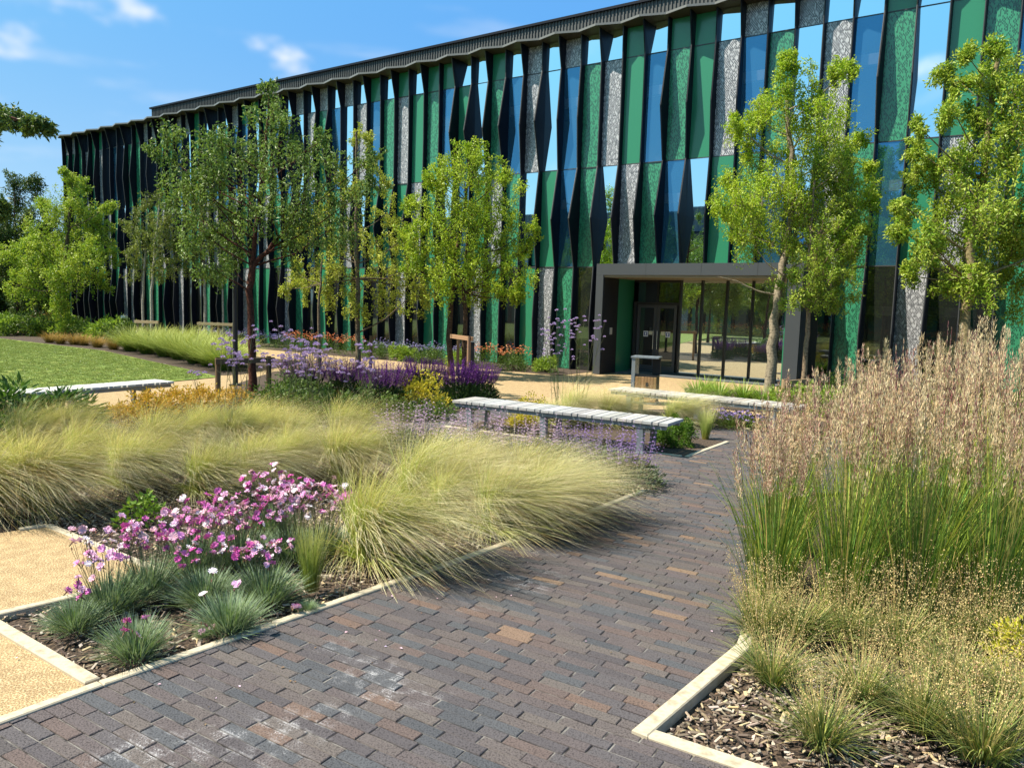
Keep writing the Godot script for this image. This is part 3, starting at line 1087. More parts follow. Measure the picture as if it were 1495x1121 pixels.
func upright_tuft(i: int) -> Array:
	var key := "tuft %d" % i
	if lib.has(key):
		return lib[key]
	rng.seed = 330 + i
	var b := Buf.new()
	for k in 420:
		var a := rr(0, TAU)
		var out := Vector3(cos(a), 0, sin(a))
		var d := (Vector3.UP + out * rr(0.0, 0.26)).normalized()
		b.blade(out * rr(0, 0.05), d, WIND * rr(0.0, 0.12) + out * rr(0, 0.12), rr(0.3, 0.6), rr(0.002, 0.004), 4, vary(Color(0.30, 0.25, 0.06), 0.2), vary(Color(0.24, 0.34, 0.06), 0.2), vary(Color(0.5, 0.47, 0.22), 0.2))
	lib[key] = [b.mesh()]
	return lib[key]


func reed_grass(i: int) -> Array:
	# tall upright feather reed: green stems and leaves, buff and mauve plumes
	var key := "reed %d" % i
	if lib.has(key):
		return lib[key]
	rng.seed = 360 + i
	var g := Buf.new()
	var p := Buf.new()
	var mauve := 0.75 if i == 0 else 0.35
	for k in 300:
		var a := rr(0, TAU)
		var out := Vector3(cos(a), 0, sin(a))
		var d := (Vector3.UP + out * rr(0.0, 0.22)).normalized()
		var c := vary(Color(0.11, 0.20, 0.04) if rng.randf() < 0.62 else Color(0.28, 0.34, 0.06), 0.35)
		var dry := rng.randf() < 0.08
		if dry:
			c = vary(Color(0.45, 0.34, 0.14), 0.2)
		g.blade(out * rr(0, 0.17), d, out * rr(0.0, 0.4) - Vector3.UP * rr(0.0, 0.3), rr(0.42, 1.1), rr(0.005, 0.009), 5, c, c * 1.15, c * 1.3)
	for k in 62:
		var a := rr(0, TAU)
		var out := Vector3(cos(a), 0, sin(a))
		var foot := out * rr(0, 0.15)
		var d := (Vector3.UP + out * rr(0.0, 0.20) + WIND * rr(0.0, 0.05)).normalized()
		var l := rr(0.78, 1.1) * (1.06 if rng.randf() < 0.15 else 1.0)
		var head := foot + d * l
		g.blade(foot, d, Vector3(rr(-0.02, 0.02), 0, rr(-0.02, 0.02)), l * 1.08, 0.0045, 3, vary(Color(0.11, 0.17, 0.04), 0.2), vary(Color(0.20, 0.24, 0.07), 0.2), vary(Color(0.30, 0.24, 0.10), 0.2))
		var closed := rng.randf() < 0.3
		var pl := rr(0.20, 0.32)
		var tone := vary(Color(0.38, 0.22, 0.19) if rng.randf() < mauve else Color(0.55, 0.41, 0.25), 0.18)
		if closed:
			tone = vary(Color(0.20, 0.09, 0.09), 0.2)
		var count := 60 if closed else 130
		for j in count:
			var t := rng.randf()
			var aa := rr(0, TAU)
			var o2 := Vector3(cos(aa), 0, sin(aa))
			var spread := (0.004 if closed else rr(0.003, 0.034)) * (1.0 - t * 0.8)
			var q := head + d * (t * pl - pl * 0.35) + o2 * spread
			var dd := (d * 1.5 + o2 * (0.15 if closed else rr(0.3, 0.9))).normalized()
			p.leaf(q, dd, dd.cross(o2 + Vector3(0.1, 0.3, 0.2)).normalized(), rr(0.014, 0.034), rr(0.0028, 0.005), vary(tone if rng.randf() < 0.66 else Color(0.64, 0.55, 0.36), 0.2))
	lib[key] = [g.mesh(), p.mesh()]
	return lib[key]


func quaking_grass(i: int) -> Array:
	# low tussock with a haze of straw-coloured spikelets
	var key := "quaking %d" % i
	if lib.has(key):
		return lib[key]
	rng.seed = 390 + i
	var g := Buf.new()
	var p := Buf.new()
	for k in 420:
		var a := rr(0, TAU)
		var out := Vector3(cos(a), 0, sin(a))
		var d := (Vector3.UP * rr(0.6, 1.2) + out * rr(0.1, 0.9)).normalized()
		var c := vary(Color(0.10, 0.16, 0.05) if rng.randf() < 0.6 else Color(0.24, 0.27, 0.07), 0.3)
		if rng.randf() < 0.16:
			c = vary(Color(0.46, 0.36, 0.18), 0.2)
		g.blade(out * rr(0, 0.09), d, out * rr(0.05, 0.35) - Vector3.UP * rr(0.1, 0.45), rr(0.16, 0.36), rr(0.0035, 0.006), 4, c, c * 1.2, c.lerp(Color(0.4, 0.38, 0.15), 0.35))
	for k in 64:
		var a := rr(0, TAU)
		var out := Vector3(cos(a), 0, sin(a))
		var foot := out * rr(0, 0.08)
		var d := (Vector3.UP + out * rr(0.0, 0.5)).normalized()
		var l := rr(0.26, 0.46)
		g.blade(foot, d, Vector3(rr(-0.05, 0.05), -0.03, rr(-0.05, 0.05)), l * 1.1, 0.0022, 3, Color(0.2, 0.22, 0.06), Color(0.38, 0.33, 0.12), Color(0.5, 0.4, 0.2))
		for j in 26:
			var t := rng.randf()
			var aa := rr(0, TAU)
			var o2 := Vector3(cos(aa), rr(-0.3, 0.6), sin(aa))
			var q := foot + d * l * (0.5 + 0.6 * t) + o2 * rr(0.008, 0.058) * (1.15 - t)
			var dd := Vector3(rr(-0.6, 0.6), -1, rr(-0.6, 0.6)).normalized()
			p.leaf(q, dd, dd.cross(ball()).normalized(), rr(0.005, 0.0085), rr(0.004, 0.0065), vary(Color(0.56, 0.45, 0.22) if rng.randf() < 0.8 else Color(0.40, 0.24, 0.15), 0.25))
	lib[key] = [g.mesh(), p.mesh()]
	return lib[key]


func pink_foliage(i: int) -> Array:
	# a cushion of narrow grey-green leaves
	var key := "cushion %d" % i
	if lib.has(key):
		return lib[key]
	rng.seed = 420 + i
	var b := Buf.new()
	for k in 1300:
		var o := ball()
		o.y = absf(o.y)
		var at := Vector3(o.x * 0.16, o.y * 0.06, o.z * 0.16) * rr(0.2, 1.0)
		var d := (Vector3(o.x * 0.8, 0.55 + o.y, o.z * 0.8) + ball() * 0.35).normalized()
		var c := vary(Color(0.215, 0.285, 0.19) if rng.randf() < 0.7 else Color(0.15, 0.23, 0.08), 0.25)
		b.blade(at, d, Vector3(o.x, -0.25, o.z) * rr(0.1, 0.4), rr(0.09, 0.23), rr(0.003, 0.005), 3, c * 0.9, c, c * 1.25)
	lib[key] = [b.mesh()]
	return lib[key]


func pink_flower(i: int) -> ArrayMesh:
	# five fringed petals on a slim calyx, face up
	var key := "pink %d" % i
	if lib.has(key):
		return lib[key]
	rng.seed = 440 + i
	var tones := [Color(0.62, 0.22, 0.52), Color(0.70, 0.33, 0.62), Color(0.52, 0.11, 0.38), Color(0.76, 0.50, 0.70), Color(0.80, 0.70, 0.78), Color(0.58, 0.17, 0.45), Color(0.68, 0.42, 0.50)]
	var base: Color = vary(tones[i % 7], 0.12)
	var b := Buf.new()
	for layer in 2:
		for k in 5:
			var a := TAU * (k + layer * 0.5) / 5 + rr(-0.1, 0.1)
			var rad := 0.021 if layer == 0 else 0.0145
			var lift := 0.002 + layer * 0.004
			var c := vary(base, 0.12)
			var tips := []
			var cup := rr(-0.003, 0.009)
			for j in 6:
				var aa := a + (j - 2.5) * 0.235
				var r := rad * (1.0 + rr(-0.02, 0.05)) * (1.0 if j % 2 == 0 else 0.86)
				tips.append(Vector3(cos(aa) * r, lift + cup + rr(-0.003, 0.004), sin(aa) * r))
			for j in 5:
				b.tri(Vector3(0, lift * 0.4, 0), tips[j + 1], tips[j], c)
	var s := Vector3(rr(-0.003, 0.003), -0.024, rr(-0.003, 0.003))
	b.tube([s, Vector3.ZERO], [0.0022, 0.0040], 5, Color(0.15, 0.16, 0.07), Color(0.28, 0.12, 0.12))
	lib[key] = b.mesh()
	return lib[key]


func pinks(i: int, at: Vector3, label: String, flowers: int, spread: float, height: float, pale := false, scale := 1.0) -> void:
	var t := thing("pink_plant", label, "flower plant", at, 0.0, "pinks in the near bed")
	var f := part("foliage", pink_foliage(i % 4)[0], M.grass, t)
	f.rotation.y = i * 1.7
	f.scale = Vector3(scale, scale * rr(0.95, 1.15), scale)
	rng.seed = 900 + i
	var st := Buf.new()
	var heads := []
	for k in int(flowers * 1.7):
		var a := rr(0, TAU)
		var r := sqrt(rng.randf()) * spread
		var h := height * rr(0.8, 1.3)
		var top := Vector3(cos(a) * r, h, sin(a) * r)
		var foot := Vector3(top.x * 0.35, 0.02, top.z * 0.35)
		var mid := (top + foot) * 0.5 + Vector3(top.x * 0.1, 0.03, top.z * 0.1)
		st.tube([foot, mid, top - Vector3(0, 0.02, 0)], [0.0017, 0.0015, 0.0012], 3, Color(0.13, 0.18, 0.09), Color(0.20, 0.21, 0.12))
		heads.append(top)
		# buds and spent heads
		if rng.randf() < 0.8:
			var e := top + Vector3(rr(-0.04, 0.04), rr(-0.05, 0.01), rr(-0.04, 0.04))
			st.tube([mid, e], [0.001, 0.0012], 3, Color(0.15, 0.19, 0.1))
			st.tube([e, e + Vector3(rr(-0.004, 0.004), 0.012, 0), e + Vector3(0, 0.02, 0)], [0.002, 0.004, 0.0015], 4, Color(0.30, 0.16, 0.12), Color(0.42, 0.26, 0.2))
	if flowers:
		part("stems", st.mesh(), M.grass, t)
	for p in heads:
		var which: int = (rng.randi() % 14) if not pale else [3, 4, 11, 1, 6, 10][rng.randi() % 6]
		var o := part("flower", pink_flower(which), M.petal, t, p)
		o.rotation = Vector3(rr(-0.9, 0.9), rr(0, TAU), rr(-0.9, 0.9))
		o.scale = Vector3.ONE * rr(1.0, 1.4)


func verbena_head(i: int) -> ArrayMesh:
	var key := "verbena %d" % i
	if lib.has(key):
		return lib[key]
	rng.seed = 460 + i
	var b := Buf.new()
	for k in 46:
		var o := ball()
		o.y = absf(o.y) * 0.8
		var c := vary(Color(0.40, 0.29, 0.54) if rng.randf() < 0.6 else Color(0.56, 0.45, 0.66), 0.2)
		b.leaf(o * 0.016, (o + Vector3.UP * 0.3).normalized(), o.cross(ball()).normalized(), rr(0.012, 0.018), rr(0.009, 0.013), c)
	lib[key] = b.mesh()
	return lib[key]


func verbena(i: int, at: Vector3, label: String, stems: int, height: float, spread: float) -> void:
	var t := thing("verbena", label, "flower plant", at, 0.0, "tall verbenas")
	rng.seed = 960 + i
	var st := Buf.new()
	var heads := []
	for k in stems:
		var a := rr(0, TAU)
		var out := Vector3(cos(a), 0, sin(a))
		var foot := out * rr(0.0, 0.12)
		var top := foot + out * rr(0.05, spread) + Vector3(0, height * rr(0.66, 1.05), 0)
		var mid := foot.lerp(top, 0.55) + Vector3(rr(-0.04, 0.04), 0, rr(-0.04, 0.04))
		st.tube([foot, mid, top], [0.0042, 0.0034, 0.0022], 4, Color(0.085, 0.12, 0.045), Color(0.13, 0.14, 0.08))
		heads.append(top)
		for j in rng.randi_range(2, 5):
			var f := mid.lerp(top, rr(0.2, 0.8))
			var e := f + Vector3(rr(-0.15, 0.15), rr(0.1, 0.26), rr(-0.15, 0.15))
			st.tube([f, f.lerp(e, 0.6) - Vector3(0, 0.01, 0), e], [0.0026, 0.0022, 0.0016], 3, Color(0.12, 0.14, 0.07))
			heads.append(e)
		for j in 5:
			var f := foot.lerp(mid, rr(0.1, 0.95))
			var d := (Vector3(rr(-1, 1), rr(0.1, 0.7), rr(-1, 1))).normalized()
			st.leaf(f, d, d.cross(Vector3.UP).normalized(), rr(0.05, 0.10), 0.016, vary(Color(0.09, 0.14, 0.045), 0.2))
	part("stems", st.mesh(), M.leaf, t)
	for p in heads:
		var o := part("flower_head", verbena_head(rng.randi() % 3), M.petal, t, p)
		o.rotation.y = rr(0, TAU)
		o.scale = Vector3.ONE * rr(0.9, 1.6)


func spike_flower(key: String, s: int, leaf_c: Color, bloom_c: Color, bloom2: Color, spikes: int, h: float, rad: float, whorled: bool, wide := 0.012, leaf := 0.036) -> Array:
	if lib.has(key):
		return lib[key]
	rng.seed = s
	var g := Buf.new()
	var p := Buf.new()
	for k in 900:
		var o := ball()
		o.y = absf(o.y)
		var at := Vector3(o.x * rad, o.y * h * 0.55, o.z * rad) * pow(rng.randf(), 0.4)
		var d := (o + ball() * 0.6 + Vector3.UP * 0.2).normalized()
		g.leaf(at, d, d.cross(ball()).normalized(), leaf * rr(0.6, 1.4), leaf * rr(0.35, 0.6), vary(leaf_c, 0.3))
	for k in spikes:
		var a := rr(0, TAU)
		var r := sqrt(rng.randf()) * rad
		var foot := Vector3(cos(a) * r * 0.7, h * 0.25, sin(a) * r * 0.7)
		var top := Vector3(cos(a) * r * 1.15, h * rr(0.78, 1.06), sin(a) * r * 1.15) + WIND * rr(0, 0.04)
		g.blade(foot, (top - foot).normalized(), Vector3.ZERO, foot.distance_to(top), 0.004, 2, leaf_c, leaf_c * 1.1, bloom_c * 0.7)
		var n := 40
		for j in n:
			var t := 0.42 + 0.58 * j / n
			if whorled:
				t = 0.35 + 0.65 * floorf(j / 6.0) / 6.0
			var aa := rr(0, TAU)
			var o := Vector3(cos(aa), rr(0, 0.6), sin(aa))
			p.leaf(foot.lerp(top, t), o.normalized(), o.cross(Vector3.UP).normalized(), rr(0.7, 1.2) * wide * (1.35 - t * 0.7), wide * 0.7, vary(bloom_c if rng.randf() < 0.7 else bloom2, 0.2))
	lib[key] = [g.mesh(), p.mesh()]
	return lib[key]


func leafy(key: String, s: int, count: int, rx: float, ry: float, leaf_l: float, leaf_w: float, c0: Color, c1: Color, hollow := 0.5) -> Array:
	# a rounded bush: leaves through the volume, denser near the outside, in clumps
	if lib.has(key):
		return lib[key]
	rng.seed = s
	var b := Buf.new()
	var clumps := []
	for k in 46:
		var o := ball()
		o.y = absf(o.y)
		clumps.append(Vector3(o.x * rx, o.y * ry + 0.02, o.z * rx) * rr(hollow, 1.0))
	for k in count:
		var cp: Vector3 = clumps[rng.randi() % clumps.size()]
		var o := ball()
		var q: Vector3 = cp + o * Vector3(rx, ry, rx) * 0.22 * pow(rng.randf(), 0.5)
		q.y = maxf(q.y, 0.01)
		var d := (o * 0.8 + Vector3(q.x / rx, 0.7, q.z / rx) * 0.7 + ball() * 0.3).normalized()
		b.leaf(q, d, d.cross(ball()).normalized(), leaf_l * rr(0.7, 1.2), leaf_w * rr(0.8, 1.2), vary(c0.lerp(c1, rng.randf()), 0.18))
	for k in 26:
		var cp: Vector3 = clumps[rng.randi() % clumps.size()]
		b.tube([Vector3(rr(-0.04, 0.04), 0, rr(-0.04, 0.04)), cp * 0.9], [0.006, 0.002], 3, Color(0.13, 0.1, 0.06))
	lib[key] = [b.mesh()]
	return lib[key]


func strap_leaves(key: String, s: int, count: int, l: float, w: float, c0: Color, c1: Color, lean := 0.55) -> Array:
	if lib.has(key):
		return lib[key]
	rng.seed = s
	var b := Buf.new()
	for k in count:
		var a := rr(0, TAU)
		var out := Vector3(cos(a), 0, sin(a))
		var d := (Vector3.UP + out * rr(0.05, lean)).normalized()
		var c := vary(c0, 0.25)
		b.blade(out * rr(0, 0.14), d, out * rr(0.1, 0.5) - Vector3.UP * rr(0.05, 0.5), l * rr(0.6, 1.1), w * rr(0.7, 1.2), 5, c, c * 1.1, c1)
	lib[key] = [b.mesh()]
	return lib[key]


func flower_patch(key: String, s: int, h: float, r: float, leaf_c: Color, blooms: Array) -> Array:
	# leafy mound topped with loose flowers
	if lib.has(key):
		return lib[key]
	rng.seed = s
	var g := Buf.new()
	var p := Buf.new()
	for k in 700:
		var o := ball()
		o.y = absf(o.y)
		var q := Vector3(o.x * r, o.y * h * 0.8, o.z * r) * pow(rng.randf(), 0.35)
		var d := (o + ball() * 0.5 + Vector3.UP * 0.4).normalized()
		g.leaf(q, d, d.cross(ball()).normalized(), rr(0.05, 0.1), rr(0.014, 0.028), vary(leaf_c, 0.3))
	for k in 110:
		var a := rr(0, TAU)
		var rad := sqrt(rng.randf()) * r
		var top := Vector3(cos(a) * rad, h * rr(0.72, 1.1) * (1.0 - 0.25 * rad / r), sin(a) * rad)
		var col: Color = blooms[rng.randi() % blooms.size()]
		for j in 7:
			var o := ball()
			o.y = absf(o.y)
			p.leaf(top + o * 0.006, o, o.cross(ball()).normalized(), rr(0.022, 0.036), rr(0.014, 0.022), vary(col, 0.2))
	lib[key] = [g.mesh(), p.mesh()]
	return lib[key]


# puts one plant down; the parts are the shapes in the order of the names
func plant(called: String, shape: Array, parts: Array, mats: Array, label: String, category: String, at: Vector3, scale: Vector3, turn: float, group: String) -> void:
	var t := thing(called, label, category, at, turn, group)
	for i in shape.size():
		var o := part(parts[i], shape[i], mats[i], t)
		o.scale = scale


# ---------- trees ----------

func tree(called: String, label: String, base: Vector3, stems: Array, lobes: Array, o: Dictionary) -> Node3D:
	# stems: [[points], radius]; lobes: [centre, radius] clumps of the crown, each carried by its own limb
	var t := thing(called, label, "tree", base, 0.0, o.get("group", "courtyard trees"))
	rng.seed = o.seed
	var wood := Buf.new()
	var crown := Buf.new()
	var bark: Color = o.bark
	var spine := []
	for st in stems:
		var pts := []
		var rad := []
		var src: Array = st[0]
		for i in src.size():
			pts.append(src[i] - base)
			rad.append(st[1] * lerpf(1.0, 0.34, float(i) / (src.size() - 1)))
		var fine := []
		var fr := []
		for i in pts.size() - 1:
			for j in 4:
				fine.append(pts[i].lerp(pts[i + 1], j / 4.0) + (ball() * st[1] * 0.3 if i + j > 0 else Vector3.ZERO))
				fr.append(lerpf(rad[i], rad[i + 1], j / 4.0))
		fine.append(pts[-1])
		fr.append(rad[-1])
		fr[0] *= 1.25
		wood.tube(fine, fr, 8, bark)
		for i in fine.size():
			spine.append([fine[i], fr[i]])
	var ll: float = o.leaf * 0.8
	var lw: float = o.get("width", 0.5)
	var per: int = o.per
	var droop: float = o.get("droop", 0.3)
	# each clump is loosened into smaller ones round it
	var all := []
	for lb in lobes:
		all.append([lb[0], lb[1] * 0.95, null])
		for k in 4:
			var w := ball()
			all.append([lb[0] + Vector3(w.x, w.y * 1.25, w.z) * lb[1] * rr(0.6, 1.4), lb[1] * rr(0.4, 0.85), lb[0] - base])
	for lb in all:
		var c: Vector3 = lb[0] - base
		var r: float = lb[1] * 1.22
		# limb from the nearest point below
		var best: Array = spine[0]
		var score := 1e9
		for q in spine:
			var flat_d := Vector2(q[0].x - c.x, q[0].z - c.z).length()
			var d: float = q[0].distance_to(c) + maxf(0.0, q[0].y - c.y + flat_d * 0.45 + r * 0.3) * 2.5 + (3.0 if q[0].y < o.get("clear", 1.5) else 0.0)
			if d < score:
				score = d
				best = q
		var a: Vector3 = best[0] if lb[2] == null else lb[2]
		var span := a.distance_to(c)
		var mid := a.lerp(c, 0.5) - Vector3(0, span * 0.05, 0) + ball() * span * 0.05
		var rad := minf(best[1] * 0.5, 0.007 + span * 0.009) if lb[2] == null else 0.006
		wood.tube([a, a.lerp(mid, 0.5) + ball() * 0.02, mid, mid.lerp(c, 0.6), c], [rad, rad * 0.85, rad * 0.7, rad * 0.5, rad * 0.35], 5, bark, bark * 0.9)
		var twigs := int(o.get("twigs", 26) * 0.95 * clampf(r / 0.5, 0.3, 2.6))
		for k in twigs:
			# shoots rise and spread, then nod at the tip
			var dir := ball()
			var tip := c + Vector3(dir.x, dir.y * 1.1, dir.z) * r * pow(rng.randf(), 0.36) * rr(0.6, 1.4)
			var from := tip + Vector3((c.x - tip.x) * rr(0.3, 0.8), -r * rr(0.35, 0.9), (c.z - tip.z) * rr(0.3, 0.8))
			var bow := from.lerp(tip, 0.6) + Vector3(0, r * 0.1, 0)
			wood.tube([from, bow, tip], [0.005, 0.004, 0.0015], 3, bark * 0.85)
			var ax := (tip - from).normalized()
			var mate: Color = o.c0.lerp(o.c1, rng.randf())
			for j in int(per * 1.75):
				var f := rng.randf()
				var q := from.lerp(bow, f * 2.0) if f < 0.5 else bow.lerp(tip, f * 2.0 - 1.0)
				q += ball() * ll * 0.9
				var d := (ax * 0.5 + ball() * 0.8 + Vector3.DOWN * droop).normalized()
				var s := d.cross(ball()).normalized()
				crown.leaf(q, d, s, ll * rr(0.7, 1.25), ll * lw * rr(0.8, 1.2), vary(mate, 0.16))
	part("trunk", wood.smooth().mesh(), M.bark, t)
	part("crown", crown.mesh(), M.leaf, t)
	return t


func trees() -> void:
	var lime := {"c0": Color(0.24, 0.39, 0.018), "c1": Color(0.46, 0.56, 0.05)}
	var mid := {"c0": Color(0.19, 0.32, 0.022), "c1": Color(0.43, 0.51, 0.08)}
	var pale_bark := Color(0.34, 0.29, 0.21)
	tree("cherry_tree", "dark-leaved cherry tree with glossy red-brown trunk behind the timber stake frame", Vector3(-5.27, 0.00, -15.50),
		[[[Vector3(-5.27, 0.00, -15.50), Vector3(-5.28, 1.00, -15.50), Vector3(-5.32, 2.03, -15.50), Vector3(-5.22, 2.53, -15.50), Vector3(-4.93, 2.89, -15.50), Vector3(-4.60, 3.27, -15.50)], 0.085], [[Vector3(-5.32, 2.16, -15.50), Vector3(-5.18, 3.32, -15.50), Vector3(-5.04, 4.39, -15.50), Vector3(-4.94, 5.31, -15.50), Vector3(-4.91, 5.98, -15.50)], 0.05]],
		[[Vector3(-4.84, 5.88, -15.21), 0.14], [Vector3(-5.18, 5.85, -16.66), 0.22], [Vector3(-4.76, 4.94, -14.70), 0.28], [Vector3(-4.37, 4.99, -14.87), 0.22], [Vector3(-6.06, 4.48, -14.90), 0.44], [Vector3(-6.72, 4.77, -15.37), 0.33], [Vector3(-7.61, 4.97, -16.52), 0.17], [Vector3(-5.71, 4.80, -15.36), 0.33], [Vector3(-5.81, 4.34, -16.38), 0.47], [Vector3(-5.87, 3.85, -14.72), 0.41], [Vector3(-4.34, 4.34, -14.37), 0.44], [Vector3(-4.45, 4.99, -16.63), 0.33], [Vector3(-3.69, 4.44, -15.58), 0.41], [Vector3(-3.37, 3.73, -15.19), 0.36], [Vector3(-4.09, 3.79, -14.80), 0.47], [Vector3(-4.73, 3.64, -14.79), 0.47], [Vector3(-5.86, 3.39, -15.72), 0.41], [Vector3(-6.38, 3.23, -15.64), 0.36], [Vector3(-5.78, 3.07, -16.28), 0.33], [Vector3(-4.51, 3.16, -15.35), 0.36], [Vector3(-3.09, 4.41, -15.96), 0.25], [Vector3(-2.84, 4.73, -15.43), 0.18], [Vector3(-4.04, 5.14, -16.15), 0.18], [Vector3(-5.68, 4.21, -14.58), 0.30], [Vector3(-3.92, 3.38, -16.42), 0.30], [Vector3(-6.28, 4.16, -14.74), 0.25], [Vector3(-7.03, 3.88, -16.15), 0.25], [Vector3(-5.84, 2.54, -15.96), 0.22], [Vector3(-5.98, 2.56, -14.90), 0.28], [Vector3(-5.50, 4.87, -16.41), 0.30], [Vector3(-4.13, 3.25, -15.21), 0.30]],
		{"seed": 501, "bark": Color(0.10, 0.045, 0.035), "c0": Color(0.07, 0.14, 0.022), "c1": Color(0.22, 0.32, 0.075), "leaf": 0.10, "width": 0.40, "per": 9, "twigs": 17, "droop": 0.9, "clear": 2.0})
	tree("honey_locust", "lime-green feathery tree with slim pale trunk left of the middle pair", Vector3(-4.24, 0.00, -21.00),
		[[[Vector3(-4.24, 0.00, -21.00), Vector3(-4.26, 2.07, -21.00), Vector3(-4.32, 3.72, -21.00), Vector3(-4.30, 5.25, -21.00), Vector3(-4.35, 6.37, -21.00)], 0.075], [[Vector3(-4.94, 0.00, -19.60), Vector3(-4.97, 1.68, -19.60), Vector3(-4.89, 2.89, -19.60)], 0.05]],
		[[Vector3(-4.58, 6.52, -22.13), 0.15], [Vector3(-3.98, 6.19, -21.00), 0.13], [Vector3(-3.92, 5.60, -21.19), 0.19], [Vector3(-4.90, 5.25, -21.87), 0.19], [Vector3(-3.67, 5.21, -21.41), 0.19], [Vector3(-4.20, 4.54, -20.36), 0.28], [Vector3(-5.19, 4.35, -20.77), 0.28], [Vector3(-3.62, 4.34, -21.74), 0.28], [Vector3(-5.64, 3.65, -21.12), 0.30], [Vector3(-4.77, 3.52, -21.36), 0.41], [Vector3(-3.71, 3.49, -20.68), 0.41], [Vector3(-3.09, 3.67, -21.42), 0.30], [Vector3(-5.75, 2.60, -20.22), 0.19], [Vector3(-5.91, 2.14, -19.86), 0.13], [Vector3(-5.46, 2.82, -21.16), 0.34], [Vector3(-4.61, 2.58, -21.13), 0.41], [Vector3(-3.73, 2.71, -21.40), 0.45], [Vector3(-2.73, 2.85, -20.27), 0.37], [Vector3(-2.43, 2.29, -21.73), 0.32], [Vector3(-2.73, 2.07, -20.37), 0.32], [Vector3(-3.56, 1.87, -21.03), 0.30], [Vector3(-4.25, 1.76, -20.74), 0.26], [Vector3(-5.16, 2.20, -21.48), 0.30], [Vector3(-5.88, 2.28, -21.67), 0.22], [Vector3(-2.19, 2.69, -22.10), 0.19]],
		{"seed": 502, "bark": Color(0.20, 0.16, 0.11), "c0": Color(0.27, 0.34, 0.035), "c1": Color(0.52, 0.54, 0.10), "leaf": 0.075, "width": 0.55, "per": 12, "twigs": 20, "droop": 0.1, "clear": 2.2})
	tree("honey_locust", "bright green tree with a forked red-brown trunk beside the stone-topped bollard", Vector3(-1.65, 0.00, -20.50),
		[[[Vector3(-1.65, 0.00, -20.50), Vector3(-1.73, 1.33, -20.50), Vector3(-1.66, 2.29, -20.50), Vector3(-1.54, 3.37, -20.50), Vector3(-1.36, 4.61, -20.50), Vector3(-1.29, 5.66, -20.50)], 0.085], [[Vector3(-1.28, 0.00, -20.20), Vector3(-1.28, 1.44, -20.20), Vector3(-1.36, 2.50, -20.20), Vector3(-1.28, 3.74, -20.20)], 0.075]],
		[[Vector3(-1.22, 6.03, -20.67), 0.26], [Vector3(-1.32, 5.34, -19.64), 0.47], [Vector3(-0.79, 5.65, -21.30), 0.37], [Vector3(-1.87, 5.15, -20.13), 0.37], [Vector3(-2.34, 5.19, -20.37), 0.18], [Vector3(-0.37, 5.10, -19.66), 0.20], [Vector3(-1.72, 4.60, -20.51), 0.51], [Vector3(-0.85, 4.71, -21.15), 0.51], [Vector3(-0.19, 4.47, -20.46), 0.35], [Vector3(-2.18, 4.16, -19.89), 0.40], [Vector3(-2.84, 4.47, -20.87), 0.22], [Vector3(-1.13, 3.85, -19.89), 0.58], [Vector3(-0.26, 3.70, -20.85), 0.51], [Vector3(-2.02, 3.51, -20.20), 0.51], [Vector3(0.37, 3.95, -20.43), 0.18], [Vector3(-2.66, 3.58, -20.29), 0.33], [Vector3(-1.28, 2.98, -19.84), 0.55], [Vector3(-0.50, 2.87, -20.65), 0.51], [Vector3(0.13, 2.84, -19.71), 0.31], [Vector3(-1.95, 2.61, -19.63), 0.40], [Vector3(-0.97, 2.36, -21.20), 0.37], [Vector3(-2.68, 2.86, -19.92), 0.22], [Vector3(0.09, 2.24, -19.82), 0.18], [Vector3(0.33, 3.43, -20.55), 0.18], [Vector3(-1.66, 3.82, -21.17), 0.47], [Vector3(-0.29, 2.35, -19.68), 0.26]],
		{"seed": 503, "bark": Color(0.12, 0.075, 0.05), "c0": Color(0.22, 0.36, 0.02), "c1": Color(0.44, 0.54, 0.05), "leaf": 0.08, "width": 0.5, "per": 13, "twigs": 24, "droop": 0.35, "clear": 2.2})
